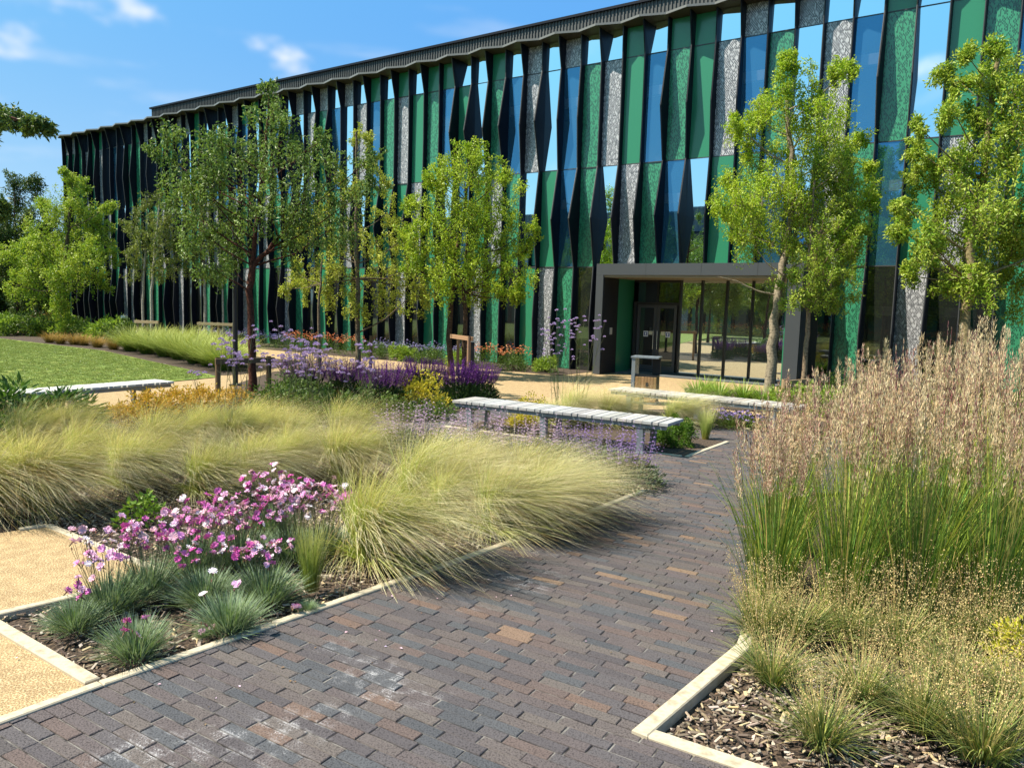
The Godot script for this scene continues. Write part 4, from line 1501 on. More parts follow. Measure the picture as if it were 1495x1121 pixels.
	tree("honey_locust", "tallest lime-green tree with a mottled pale trunk in front of the porch", Vector3(5.52, 0.00, -16.50),
		[[[Vector3(5.52, 0.00, -16.50), Vector3(5.56, 1.22, -16.50), Vector3(5.60, 2.28, -16.50), Vector3(5.71, 3.15, -16.50), Vector3(5.78, 4.18, -16.50), Vector3(5.68, 5.30, -16.50), Vector3(5.53, 6.40, -16.50)], 0.115], [[Vector3(5.65, 2.28, -16.50), Vector3(5.15, 2.38, -16.50), Vector3(4.70, 2.57, -16.50), Vector3(4.30, 2.65, -16.50)], 0.022], [[Vector3(5.66, 2.71, -16.40), Vector3(5.33, 2.93, -16.40), Vector3(5.08, 3.21, -16.40)], 0.018], [[Vector3(5.80, 2.97, -16.60), Vector3(5.45, 3.39, -16.60), Vector3(5.00, 3.52, -16.60)], 0.018]],
		[[Vector3(5.21, 6.92, -15.62), 0.12], [Vector3(5.26, 6.57, -15.75), 0.21], [Vector3(5.71, 6.41, -15.84), 0.26], [Vector3(6.23, 6.57, -15.65), 0.22], [Vector3(6.53, 6.79, -15.86), 0.13], [Vector3(5.16, 6.04, -15.76), 0.29], [Vector3(5.79, 5.83, -15.61), 0.38], [Vector3(5.06, 6.00, -16.72), 0.24], [Vector3(4.82, 5.67, -16.83), 0.29], [Vector3(4.49, 5.78, -16.44), 0.13], [Vector3(5.74, 5.65, -16.95), 0.47], [Vector3(6.63, 5.64, -16.78), 0.41], [Vector3(6.89, 5.47, -15.94), 0.19], [Vector3(5.00, 5.10, -16.82), 0.44], [Vector3(5.84, 4.82, -16.28), 0.56], [Vector3(6.62, 4.82, -16.11), 0.44], [Vector3(4.61, 4.79, -17.17), 0.18], [Vector3(7.45, 5.04, -16.85), 0.13], [Vector3(4.33, 4.03, -15.69), 0.25], [Vector3(4.19, 4.05, -16.16), 0.13], [Vector3(5.03, 4.21, -15.84), 0.50], [Vector3(6.34, 4.05, -16.70), 0.56], [Vector3(7.49, 4.31, -17.34), 0.38], [Vector3(7.43, 4.36, -16.40), 0.13], [Vector3(5.01, 3.66, -16.93), 0.29], [Vector3(5.63, 3.62, -16.67), 0.35], [Vector3(6.91, 3.52, -17.10), 0.44], [Vector3(7.02, 3.60, -16.29), 0.32], [Vector3(5.25, 3.98, -17.14), 0.26]],
		dict_with(lime, {"seed": 504, "bark": pale_bark, "leaf": 0.085, "width": 0.38, "per": 15, "twigs": 25, "droop": 0.45, "clear": 2.6}))
	tree("young_tree", "slender young tree with a straight tan trunk right of the porch", Vector3(6.03, 0.00, -15.80),
		[[[Vector3(6.00, 0.00, -15.80), Vector3(6.01, 1.05, -15.80), Vector3(6.02, 1.97, -15.80), Vector3(5.99, 2.73, -15.80), Vector3(5.95, 3.69, -15.80), Vector3(5.96, 4.61, -15.80)], 0.058], [[Vector3(6.02, 1.92, -15.80), Vector3(5.88, 2.14, -15.80), Vector3(5.78, 2.38, -15.80)], 0.014], [[Vector3(6.02, 1.90, -15.80), Vector3(6.16, 2.07, -15.80), Vector3(6.29, 2.24, -15.80)], 0.014]],
		[[Vector3(6.09, 4.92, -16.02), 0.25], [Vector3(6.37, 4.84, -15.53), 0.28], [Vector3(6.35, 4.27, -16.21), 0.37], [Vector3(6.82, 4.11, -15.90), 0.31], [Vector3(5.79, 4.08, -15.93), 0.25], [Vector3(6.01, 3.49, -15.39), 0.39], [Vector3(6.79, 3.28, -15.90), 0.31], [Vector3(5.76, 3.41, -16.17), 0.25], [Vector3(5.91, 2.82, -15.53), 0.37], [Vector3(6.56, 2.72, -15.77), 0.31], [Vector3(5.67, 2.77, -15.95), 0.21], [Vector3(6.14, 2.43, -15.70), 0.28], [Vector3(6.55, 2.19, -15.63), 0.20], [Vector3(5.62, 2.30, -15.58), 0.20], [Vector3(6.99, 3.67, -15.64), 0.14]],
		dict_with(mid, {"seed": 505, "bark": Color(0.30, 0.22, 0.15), "leaf": 0.065, "width": 0.5, "per": 15, "twigs": 24, "droop": 0.3, "clear": 2.4}))
	tree("broad_leaved_tree", "leafy tree with a yellowish trunk rising from the tall grasses at the right edge", Vector3(8.84, 0.00, -15.00),
		[[[Vector3(8.84, 0.00, -15.00), Vector3(8.80, 1.19, -15.00), Vector3(8.78, 2.39, -15.00), Vector3(8.75, 3.43, -15.00), Vector3(8.85, 4.57, -15.00), Vector3(8.91, 5.99, -15.00), Vector3(8.92, 6.98, -15.00)], 0.115]],
		[[Vector3(8.69, 6.97, -14.67), 0.15], [Vector3(9.20, 6.76, -15.26), 0.23], [Vector3(8.68, 6.30, -14.89), 0.20], [Vector3(8.16, 6.77, -14.72), 0.12], [Vector3(8.24, 6.75, -15.61), 0.16], [Vector3(8.40, 6.46, -15.31), 0.19], [Vector3(8.86, 5.88, -15.44), 0.29], [Vector3(8.96, 5.88, -14.66), 0.37], [Vector3(7.86, 5.74, -14.48), 0.20], [Vector3(7.36, 5.37, -14.54), 0.11], [Vector3(7.66, 5.17, -15.33), 0.12], [Vector3(8.01, 4.81, -15.81), 0.23], [Vector3(8.16, 4.86, -15.35), 0.24], [Vector3(8.44, 5.14, -15.07), 0.29], [Vector3(9.03, 5.09, -15.05), 0.45], [Vector3(9.08, 5.08, -14.33), 0.43], [Vector3(8.33, 4.21, -15.30), 0.33], [Vector3(8.44, 4.09, -14.37), 0.45], [Vector3(9.53, 4.22, -15.10), 0.45], [Vector3(7.90, 4.12, -15.76), 0.20], [Vector3(7.28, 4.06, -14.92), 0.11], [Vector3(7.41, 3.42, -14.21), 0.32], [Vector3(8.93, 3.48, -15.77), 0.40], [Vector3(9.53, 3.48, -15.62), 0.45], [Vector3(10.22, 3.38, -15.82), 0.43], [Vector3(7.10, 3.57, -14.55), 0.12], [Vector3(7.78, 2.99, -15.07), 0.23], [Vector3(8.51, 2.82, -15.12), 0.24], [Vector3(8.87, 2.74, -14.66), 0.29], [Vector3(10.05, 2.68, -15.62), 0.27], [Vector3(9.58, 5.85, -14.37), 0.53], [Vector3(9.73, 4.61, -14.22), 0.61], [Vector3(10.88, 3.63, -15.72), 0.61], [Vector3(7.64, 2.72, -15.08), 0.11]],
		dict_with(mid, {"seed": 506, "bark": Color(0.30, 0.25, 0.13), "leaf": 0.10, "width": 0.42, "per": 14, "twigs": 23, "droop": 0.5, "clear": 2.4}))
	tree("feathery_tree", "bushy yellow-green tree with a dark trunk at the building's far corner", Vector3(-19.27, 0.00, -33.00),
		[[[Vector3(-19.27, 0.00, -33.00), Vector3(-19.29, 1.49, -33.00), Vector3(-19.15, 3.23, -33.00), Vector3(-18.96, 4.96, -33.00), Vector3(-18.75, 6.33, -33.00)], 0.13]],
		[[Vector3(-18.94, 6.63, -33.15), 0.18], [Vector3(-18.95, 6.38, -33.98), 0.29], [Vector3(-19.37, 5.43, -32.75), 0.59], [Vector3(-20.73, 5.84, -34.04), 0.26], [Vector3(-18.58, 5.25, -33.47), 0.53], [Vector3(-19.47, 4.69, -33.87), 0.76], [Vector3(-20.50, 4.34, -33.59), 0.65], [Vector3(-18.15, 4.42, -33.73), 0.44], [Vector3(-20.12, 3.93, -32.03), 0.47], [Vector3(-21.48, 3.14, -33.68), 0.53], [Vector3(-19.98, 3.19, -33.65), 0.88], [Vector3(-17.80, 3.30, -32.00), 0.65], [Vector3(-17.63, 3.53, -33.28), 0.35], [Vector3(-20.70, 2.14, -33.80), 0.59], [Vector3(-18.33, 2.30, -32.03), 0.59], [Vector3(-18.14, 2.51, -33.64), 0.41], [Vector3(-20.93, 2.10, -32.54), 0.41], [Vector3(-18.97, 1.58, -32.27), 0.38], [Vector3(-17.09, 5.47, -32.55), 0.18], [Vector3(-18.89, 6.87, -32.58), 0.15]],
		dict_with(mid, {"seed": 507, "bark": Color(0.12, 0.095, 0.065), "leaf": 0.12, "width": 0.5, "per": 13, "twigs": 20, "droop": 0.15, "clear": 1.6}))
	var birch := Color(0.45, 0.42, 0.36)
	var bl := {"c0": Color(0.11, 0.16, 0.03), "c1": Color(0.23, 0.27, 0.05), "bark": birch, "leaf": 0.10, "width": 0.5, "per": 10, "twigs": 15, "droop": 0.6, "clear": 2.0}
	tree("birch_tree", "white-stemmed birch, leftmost of the four slim birches by the facade", Vector3(-14.69, 0.00, -30.50), [[[Vector3(-14.69, 0.00, -30.50), Vector3(-14.69, 1.62, -30.50), Vector3(-14.58, 3.23, -30.50), Vector3(-14.46, 5.08, -30.50), Vector3(-14.51, 5.74, -30.50)], 0.055]], [[Vector3(-14.41, 5.63, -30.30), 0.24], [Vector3(-14.70, 4.86, -30.48), 0.38], [Vector3(-15.24, 4.56, -30.75), 0.27], [Vector3(-14.77, 3.95, -30.31), 0.41], [Vector3(-14.40, 4.28, -30.35), 0.35], [Vector3(-14.79, 3.02, -30.66), 0.38], [Vector3(-15.23, 3.61, -30.58), 0.27], [Vector3(-14.34, 3.46, -30.63), 0.35]], dict_with(bl, {"seed": 508}))
	tree("birch_tree", "birch with the brightest white stem, second of the four by the facade", Vector3(-13.89, 0.00, -29.50), [[[Vector3(-13.89, 0.00, -29.50), Vector3(-13.89, 1.64, -29.50), Vector3(-13.76, 3.20, -29.50), Vector3(-13.58, 4.74, -29.50), Vector3(-13.52, 5.50, -29.50)], 0.065]], [[Vector3(-13.52, 5.63, -29.51), 0.24], [Vector3(-13.27, 4.79, -29.40), 0.39], [Vector3(-13.11, 4.11, -29.47), 0.37], [Vector3(-13.38, 3.70, -29.26), 0.39], [Vector3(-13.14, 3.01, -29.62), 0.37], [Vector3(-13.45, 2.82, -29.49), 0.34], [Vector3(-12.79, 3.95, -29.57), 0.24], [Vector3(-13.70, 4.62, -29.66), 0.32]], dict_with(bl, {"seed": 509}))
	tree("birch_tree", "pinkish-stemmed birch behind the timber rail, third of the four", Vector3(-12.06, 0.00, -30.00), [[[Vector3(-12.06, 0.00, -30.00), Vector3(-12.02, 1.70, -30.00), Vector3(-12.09, 3.28, -30.00), Vector3(-12.13, 4.58, -30.00), Vector3(-12.22, 5.61, -30.00)], 0.062]], [[Vector3(-12.29, 5.61, -30.03), 0.27], [Vector3(-12.56, 4.78, -30.04), 0.35], [Vector3(-11.98, 5.05, -30.03), 0.29], [Vector3(-12.67, 3.92, -30.08), 0.35], [Vector3(-12.16, 3.66, -29.94), 0.40], [Vector3(-12.39, 3.13, -29.85), 0.32], [Vector3(-12.03, 2.89, -30.10), 0.32]], dict_with(bl, {"seed": 510}))
	tree("birch_tree", "thin birch behind the timber rail, rightmost of the four", Vector3(-11.32, 0.00, -30.00), [[[Vector3(-11.32, 0.00, -30.00), Vector3(-11.33, 1.72, -30.00), Vector3(-11.40, 3.30, -30.00), Vector3(-11.49, 4.86, -30.00)], 0.045]], [[Vector3(-11.50, 5.41, -29.90), 0.29], [Vector3(-11.19, 4.74, -30.05), 0.29], [Vector3(-11.64, 4.20, -29.96), 0.37], [Vector3(-11.33, 3.51, -30.10), 0.37], [Vector3(-11.46, 2.82, -29.87), 0.27]], dict_with(bl, {"seed": 511}))
	tree("weeping_tree", "dark weeping tree with hanging shoots at the left edge", Vector3(-23.97, 0.00, -37.00), [[[Vector3(-23.97, 0.00, -37.00), Vector3(-23.85, 1.70, -37.00), Vector3(-23.81, 4.61, -37.00), Vector3(-23.81, 6.53, -37.00)], 0.08]], [[Vector3(-24.24, 6.87, -37.68), 0.46], [Vector3(-23.16, 6.68, -37.26), 0.40], [Vector3(-24.82, 5.89, -37.76), 0.53], [Vector3(-22.74, 5.45, -36.26), 0.46], [Vector3(-23.83, 4.54, -36.91), 0.53], [Vector3(-22.75, 4.24, -36.74), 0.36], [Vector3(-24.41, 3.25, -37.24), 0.46], [Vector3(-23.60, 2.79, -37.28), 0.46], [Vector3(-22.79, 1.72, -36.46), 0.30], [Vector3(-23.98, 1.37, -37.09), 0.30], [Vector3(-22.33, 5.85, -36.86), 0.20], [Vector3(-22.79, 4.95, -37.47), 0.16], [Vector3(-24.91, 5.10, -36.54), 0.72], [Vector3(-24.46, 3.27, -36.34), 0.59]],
		{"seed": 512, "bark": Color(0.08, 0.06, 0.045), "c0": Color(0.04, 0.075, 0.018), "c1": Color(0.11, 0.16, 0.04), "leaf": 0.16, "width": 0.4, "per": 13, "twigs": 18, "droop": 0.95, "clear": 1.0})
	tree("cherry_tree", "tree outside the left edge whose leafy branch tip hangs into view", Vector3(-8.75, 0.00, -9.00), [[[Vector3(-8.75, 0.00, -9.00), Vector3(-8.63, 1.21, -9.00), Vector3(-8.50, 2.55, -9.00), Vector3(-8.28, 3.56, -9.00)], 0.09], [[Vector3(-8.47, 2.79, -9.00), Vector3(-7.50, 3.47, -9.00), Vector3(-6.62, 3.80, -9.00), Vector3(-5.84, 3.86, -9.00), Vector3(-5.41, 3.77, -9.00)], 0.03]], [[Vector3(-5.82, 3.76, -8.62), 0.16], [Vector3(-5.90, 3.90, -9.24), 0.08], [Vector3(-5.50, 3.77, -8.89), 0.06], [Vector3(-5.23, 3.70, -8.67), 0.04], [Vector3(-6.36, 4.05, -9.70), 0.09], [Vector3(-6.95, 4.06, -9.80), 0.22], [Vector3(-6.43, 3.65, -8.30), 0.34], [Vector3(-7.37, 3.27, -9.58), 0.35], [Vector3(-6.75, 2.93, -9.68), 0.13], [Vector3(-5.89, 2.83, -8.84), 0.07], [Vector3(-8.31, 4.14, -9.95), 0.48], [Vector3(-7.90, 3.19, -9.21), 0.48], [Vector3(-7.64, 3.73, -8.10), 0.64], [Vector3(-8.36, 3.17, -8.14), 0.64]],
		{"seed": 513, "bark": Color(0.10, 0.05, 0.04), "c0": Color(0.06, 0.11, 0.025), "c1": Color(0.15, 0.22, 0.05), "leaf": 0.075, "width": 0.42, "per": 15, "twigs": 20, "droop": 0.7, "clear": 1.5})
	# background beyond the building's far end
	var far := {"c0": Color(0.035, 0.06, 0.018), "c1": Color(0.10, 0.14, 0.035), "bark": Color(0.08, 0.065, 0.05), "leaf": 0.30, "width": 0.6, "per": 10, "twigs": 24, "droop": 0.2, "clear": 1.0, "group": "trees beyond the building"}
	tree("distant_tree", "dark distant tree filling the gap left of the building's corner", Vector3(-37.48, 0.00, -62.00), [[[Vector3(-37.48, 0.00, -62.00), Vector3(-37.42, 2.19, -62.00), Vector3(-37.22, 4.91, -62.00)], 0.25]], [[Vector3(-37.44, 6.27, -62.25), 0.77], [Vector3(-38.15, 5.39, -61.57), 0.88], [Vector3(-36.33, 5.22, -62.17), 0.77], [Vector3(-37.22, 4.08, -61.77), 1.21], [Vector3(-38.35, 3.22, -61.34), 0.99], [Vector3(-36.33, 3.06, -62.54), 0.88], [Vector3(-37.40, 1.92, -62.41), 1.10], [Vector3(-39.00, 1.33, -62.74), 0.83], [Vector3(-36.23, 1.13, -62.27), 0.66]], dict_with(far, {"seed": 514}))
	tree("distant_tree", "dark distant tree behind the weeping tree at the left edge", Vector3(-38.16, 0.00, -58.00), [[[Vector3(-38.16, 0.00, -58.00), Vector3(-38.09, 2.07, -58.00), Vector3(-37.90, 4.62, -58.00)], 0.25]], [[Vector3(-38.04, 5.63, -58.11), 0.83], [Vector3(-38.87, 4.80, -57.41), 0.93], [Vector3(-36.61, 4.62, -57.43), 0.77], [Vector3(-37.59, 3.48, -57.17), 1.14], [Vector3(-39.59, 2.79, -57.98), 1.03], [Vector3(-36.45, 2.51, -57.23), 0.93], [Vector3(-38.30, 1.46, -58.28), 1.14], [Vector3(-40.11, 0.99, -58.26), 0.83], [Vector3(-36.30, 1.00, -57.24), 0.72]], dict_with(far, {"seed": 515}))
	tree("distant_tree", "dark distant tree outside the left edge of the view", Vector3(-41.77, 0.00, -58.00), [[[Vector3(-41.77, 0.00, -58.00), Vector3(-41.69, 1.96, -58.00), Vector3(-41.46, 5.02, -58.00)], 0.25]], [[Vector3(-41.03, 6.22, -57.33), 1.03], [Vector3(-42.27, 5.18, -57.24), 1.14], [Vector3(-40.53, 4.97, -58.35), 0.93], [Vector3(-41.98, 3.76, -58.51), 1.45], [Vector3(-43.37, 2.93, -57.89), 1.24], [Vector3(-39.52, 2.76, -57.14), 1.14], [Vector3(-41.79, 1.45, -58.11), 1.24]], dict_with(far, {"seed": 516}))


func dict_with(a: Dictionary, b: Dictionary) -> Dictionary:
	var d := a.duplicate()
	d.merge(b, true)
	return d


# trees that stand beside and behind the viewer and show only in the glass
func mirrored_trees() -> void:
	var opt := {"c0": Color(0.16, 0.23, 0.03), "c1": Color(0.29, 0.35, 0.05), "bark": Color(0.10, 0.075, 0.05), "leaf": 0.14, "width": 0.5, "per": 11, "twigs": 20, "droop": 0.3, "clear": 2.0, "group": "trees across the lawn"}
	var spots := [[fac(-17.5, 24.0), 5.6, "tree on the lawn mirrored in the leftmost porch pane"], [fac(-15.2, 31.0), 6.5, "tree on the lawn mirrored beside the second porch mullion"], [fac(-21.5, 38.0), 6.5, "tree before the second building, mirrored in the panels above the porch"], [fac(-11.0, 38.5), 6.8, "tree before the second building, mirrored in the panels right of the porch"], [fac(-6.5, 33.0), 6.4, "tree behind the viewer, mirrored in the ground floor windows at the right"], [fac(-31, 37), 6.6, "tree before the second building, mirrored in the middle panels"]]
	for i in spots.size():
		var p: Vector2 = spots[i][0]
		var h: float = spots[i][1]
		var b := Vector3(p.x, 0, p.y)
		rng.seed = 600 + i
		var lobes := []
		for k in 20:
			var o := ball()
			lobes.append([b + Vector3(o.x * 1.5, h * 0.66 + o.y * h * 0.3, o.z * 1.5), rr(0.5, 0.8)])
		tree("lawn_tree", spots[i][2], b, [[[b, b + Vector3(0.05, h * 0.35, 0), b + Vector3(0, h * 0.85, 0.1)], 0.09]], lobes, dict_with(opt, {"seed": 620 + i}))


func planting() -> void:
	var gm := [M.grass]
	var gp := [M.grass, M.petal]
	# feather grasses: [shape, where, size, label]
	var fg := [
		[0, Vector3(-0.97, 0.00, -5.51), 1.08, "big blond feather grass clump right of the pink flowers, by the kerb"],
		[1, Vector3(-0.09, 0.00, -6.33), 1.0, "feather grass clump spilling over the kerb onto the bricks, left half"],
		[2, Vector3(0.34, 0.00, -6.90), 0.98, "feather grass clump nearest the brick path, with russet drooping tips"],
		[3, Vector3(-0.52, 0.00, -6.66), 0.95, "feather grass between the big kerb clump and the spilling clump"],
		[4, Vector3(-0.86, 0.00, -7.17), 1.05, "feather grass behind the big kerb clump"],
		[5, Vector3(-1.74, 0.00, -8.06), 1.0, "feather grass just behind the right end of the pink flowers"],
		[0, Vector3(-2.36, 0.00, -8.31), 0.95, "feather grass behind the middle of the pink flowers"],
		[1, Vector3(-0.38, 0.00, -7.87), 0.9, "feather grass in the second row, in front of the lilac spikes"],
		[3, Vector3(0.19, 0.00, -7.71), 0.9, "feather grass in the second row, below the bench's middle legs"],
		[4, Vector3(-4.16, 0.00, -6.70), 1.08, "feather grass with a bare green foot beside the gravel pad"],
		[5, Vector3(-4.54, 0.00, -6.49), 1.1, "feather grass cut by the left edge of the picture"],
		[2, Vector3(-3.73, 0.00, -7.43), 0.95, "dark-footed feather grass right of the bare-footed clump"],
		[0, Vector3(-2.92, 0.00, -7.25), 0.86, "grey-green feather grass left of the lime tuft"],
		[1, Vector3(-4.49, 0.00, -8.01), 1.0, "feather grass behind the bare-footed clump"],
		[3, Vector3(-4.02, 0.00, -8.73), 1.0, "feather grass in the back row below the left bench"],
		[4, Vector3(-3.37, 0.00, -9.34), 1.0, "feather grass in the back row below the timber stake frame"],
		[5, Vector3(-2.83, 0.00, -9.66), 0.95, "feather grass at the foot of the tall verbenas"],
		[0, Vector3(-2.21, 0.00, -10.01), 0.95, "feather grass below the dark purple salvia"],
		[1, Vector3(-5.71, 0.00, -8.96), 0.95, "feather grass in front of the green leafy shrub"],
		[5, Vector3(-0.79, 0.00, -8.03), 0.9, "feather grass in the middle of the bed below the yellow shrub"],
		[2, Vector3(-2.57, 0.00, -7.79), 0.9, "feather grass just behind the pinks' back edge"],
		[4, Vector3(-3.90, 0.00, -9.72), 0.95, "feather grass before the orange-gold shrubs"],
		[2, Vector3(-5.50, 0.00, -9.44), 0.9, "feather grass right of the green leafy shrub"],
		[3, Vector3(-3.44, 0.00, -10.31), 0.9, "feather grass furthest back, below the cherry trunk"],
	]
	for i in fg.size():
		var e: Array = fg[i]
		rng.seed = 2000 + i
		plant("feather_grass_clump", feather_grass(e[0]), ["blades"], gm, e[3], "grass clump", e[1], Vector3(e[2], e[2] * rr(0.9, 1.02), e[2]), rr(-0.35, 0.35), "feather grasses")
	for e in [[0, Vector3(1.01, 0.00, -12.57), 1.0, "feather grass behind the middle of the slatted bench"], [3, Vector3(1.61, 0.00, -12.40), 0.95, "feather grass behind the right half of the slatted bench"], [1, Vector3(0.60, 0.00, -12.20), 0.7, "low feather grass under the middle of the slatted bench"], [4, Vector3(2.72, 0.00, -12.62), 0.85, "feather grass behind the near end of the slatted bench"]]:
		plant("feather_grass_clump", feather_grass(e[0]), ["blades"], gm, e[3], "grass clump", e[1], Vector3.ONE * e[2], 0.2, "feather grasses")
	plant("grass_tuft", upright_tuft(0), ["blades"], gm, "thin upright lime tuft between the pink flowers and the big clump", "grass clump", Vector3(-1.27, 0.00, -4.88), Vector3.ONE * 0.95, 0.4, "upright grass tufts")
	plant("grass_tuft", upright_tuft(1), ["blades"], gm, "upright lime tuft right of the slatted bench", "grass clump", Vector3(2.93, 0.00, -11.41), Vector3(1.0, 0.95, 1.0), 1.4, "upright grass tufts")
	plant("grass_tuft", upright_tuft(0), ["blades"], gm, "bright lime tuft behind the pink flowers, beside the grey-green grass", "grass clump", Vector3(-2.85, 0.00, -7.46), Vector3(1.3, 1.0, 1.3), 2.4, "upright grass tufts")
	# pinks
	pinks(0, Vector3(-1.95, 0.00, -3.89), "pink with two dark magenta flowers over a cushion nearest the kerb corner", 3, 0.09, 0.16, false, 0.85)
	pinks(1, Vector3(-1.58, 0.00, -4.24), "flowerless looking grey cushion of pinks beside the brick kerb", 2, 0.16, 0.30, false, 0.85)
	pinks(2, Vector3(-2.44, 0.00, -4.19), "small cushion of pinks at the left tip of the bed", 5, 0.10, 0.22, false, 0.72)
	pinks(3, Vector3(-2.38, 0.00, -4.46), "clump of pinks with white and pale flowers over the gravel pad", 24, 0.24, 0.40, true, 1.0)
	pinks(4, Vector3(-2.28, 0.00, -4.73), "clump of pinks in the left part of the flower drift", 24, 0.22, 0.37, false, 1.0)
	pinks(5, Vector3(-1.87, 0.00, -4.63), "green footed clump of pinks in the middle front of the drift", 16, 0.20, 0.34, false, 0.9)
	pinks(6, Vector3(-1.52, 0.00, -4.68), "clump of pinks with a loose bunch left of the lime tuft", 20, 0.18, 0.32, false, 1.05)
	pinks(7, Vector3(-2.16, 0.00, -5.12), "dense clump of pinks in the middle of the drift", 40, 0.24, 0.37, false, 1.1)
	pinks(8, Vector3(-1.90, 0.00, -5.32), "dense clump of pinks right of the middle of the drift", 46, 0.25, 0.39, false, 1.1)
	pinks(9, Vector3(-1.59, 0.00, -5.50), "dense pale clump of pinks at the right end of the drift", 46, 0.24, 0.42, true, 1.1)
	pinks(10, Vector3(-1.36, 0.00, -5.68), "clump of pinks touching the big feather grass", 24, 0.18, 0.42, false, 1.0)
	pinks(11, Vector3(-1.94, 0.00, -6.16), "clump of pinks at the back of the drift", 30, 0.24, 0.40, false, 1.0)
	pinks(12, Vector3(-1.68, 0.00, -4.14), "two fallen stems of pinks lying over the kerb onto the bricks", 2, 0.07, 0.035, false, 0.25)
	pinks(13, Vector3(-1.21, 0.00, -4.55), "single low magenta pink by the kerb below the lime tuft", 2, 0.10, 0.05, false, 0.3)
	plant("seedling", leafy("seedling", 470, 260, 0.16, 0.22, 0.05, 0.028, Color(0.14, 0.25, 0.03), Color(0.22, 0.34, 0.05)), ["foliage"], [M.leaf], "fresh green leafy seedling behind the pinks", "plant", Vector3(-3.05, 0.00, -6.23), Vector3(1.15, 1.1, 1.15), 0, "")
	# feather reeds in the right bed
	var reeds := [[0, Vector3(1.72, 0, -4.82), 1.10, "mauve-plumed reed grass at the path corner of the right bed"], [1, Vector3(2.10, 0, -4.62), 1.16, "reed grass second from the path in the front row"], [2, Vector3(2.52, 0, -4.60), 1.22, "reed grass third from the path in the front row"], [3, Vector3(2.95, 0, -4.55), 1.26, "reed grass fourth from the path in the front row"], [1, Vector3(3.40, 0, -4.60), 1.30, "reed grass at the right edge of the front row"], [0, Vector3(1.93, 0, -5.3), 1.12, "mauve reed grass leaning over the path behind the corner clump"], [2, Vector3(2.5, 0, -5.25), 1.24, "reed grass second from the path in the middle row"], [3, Vector3(2.98, 0, -5.2), 1.30, "reed grass third from the path in the middle row"], [1, Vector3(3.45, 0, -5.25), 1.36, "reed grass fourth from the path in the middle row"], [2, Vector3(3.95, 0, -5.2), 1.36, "reed grass at the right edge of the middle row"], [0, Vector3(2.3, 0, -6.1), 1.14, "mauve reed grass nearest the path in the back row"], [3, Vector3(3.05, 0, -5.95), 1.30, "reed grass second from the path in the back row"], [1, Vector3(3.6, 0, -5.95), 1.38, "reed grass third from the path in the back row, below the yellowish trunk"], [2, Vector3(4.15, 0, -5.9), 1.40, "reed grass fourth from the path in the back row"], [3, Vector3(4.6, 0, -5.7), 1.38, "reed grass beyond the right edge of the back row"], [0, Vector3(3.2, 0, -6.8), 1.26, "reed grass peeping over the back row beside the path"], [1, Vector3(3.95, 0, -6.8), 1.40, "reed grass peeping over the back row at the right"]]
	for i in reeds.size():
		var e: Array = reeds[i]
		rng.seed = 2100 + i
		plant("reed_grass_clump", reed_grass(e[0]), ["blades", "plumes"], gp, e[3], "grass clump", e[1], Vector3(rr(0.9, 1.15), e[2] * rr(0.9, 1.07), rr(0.9, 1.15)), rr(0, TAU), "tall reed grasses in the right bed")
	var quake := [[0, Vector3(1.43, 0.00, -3.26), 1.0, "green quaking grass tussock standing alone on the bark chips"], [1, Vector3(1.40, 0.00, -3.82), 0.95, "quaking grass nearest the kerb of the right bed"], [2, Vector3(1.79, 0.00, -3.67), 1.0, "quaking grass behind the lone tussock"], [0, Vector3(1.97, 0.00, -3.43), 1.1, "quaking grass in the front row right of the lone tussock"], [1, Vector3(2.11, 0.00, -3.19), 1.25, "large quaking grass in the bottom right corner"], [2, Vector3(2.34, 0.00, -3.78), 1.1, "quaking grass behind the bottom right corner clump"], [0, Vector3(1.70, 0.00, -4.34), 1.1, "straw-coloured quaking grass at the foot of the corner reed"], [1, Vector3(2.01, 0.00, -4.36), 1.15, "straw-coloured quaking grass below the second reed"], [2, Vector3(2.25, 0.00, -4.20), 1.2, "straw-coloured quaking grass below the third reed"], [0, Vector3(2.60, 0.00, -4.40), 1.25, "tall straw-coloured quaking grass below the fourth reed"], [1, Vector3(2.83, 0.00, -4.28), 1.25, "tall straw-coloured quaking grass at the right edge"], [2, Vector3(2.51, 0.00, -3.55), 1.15, "quaking grass at the right edge below the yellow shrub"], [1, Vector3(2.57, 0.00, -4.70), 1.3, "highest quaking grass, in front of the reed stems"], [2, Vector3(1.52, 0.00, -4.42), 1.1, "quaking grass touching the end of the kerb"]]
	for i in quake.size():
		var e: Array = quake[i]
		rng.seed = 2200 + i
		plant("quaking_grass_clump", quaking_grass(e[0]), ["blades", "spikelets"], gp, e[3], "grass clump", e[1], Vector3.ONE * e[2], rr(0, TAU), "quaking grasses in the right bed")
	plant("yellow_shrub", leafy("yellow shrub", 471, 800, 0.22, 0.42, 0.04, 0.018, Color(0.40, 0.40, 0.03), Color(0.55, 0.5, 0.06)), ["foliage"], [M.leaf], "small yellow-leaved shrub at the right edge", "shrub", Vector3(2.77, 0.00, -3.87), Vector3.ONE, 0, "")
	# lilac spikes in front of and beside the bench
	var lil := spike_flower("lilac", 480, Color(0.12, 0.16, 0.09), Color(0.42, 0.30, 0.46), Color(0.55, 0.44, 0.54), 40, 0.52, 0.26, true, 0.018)
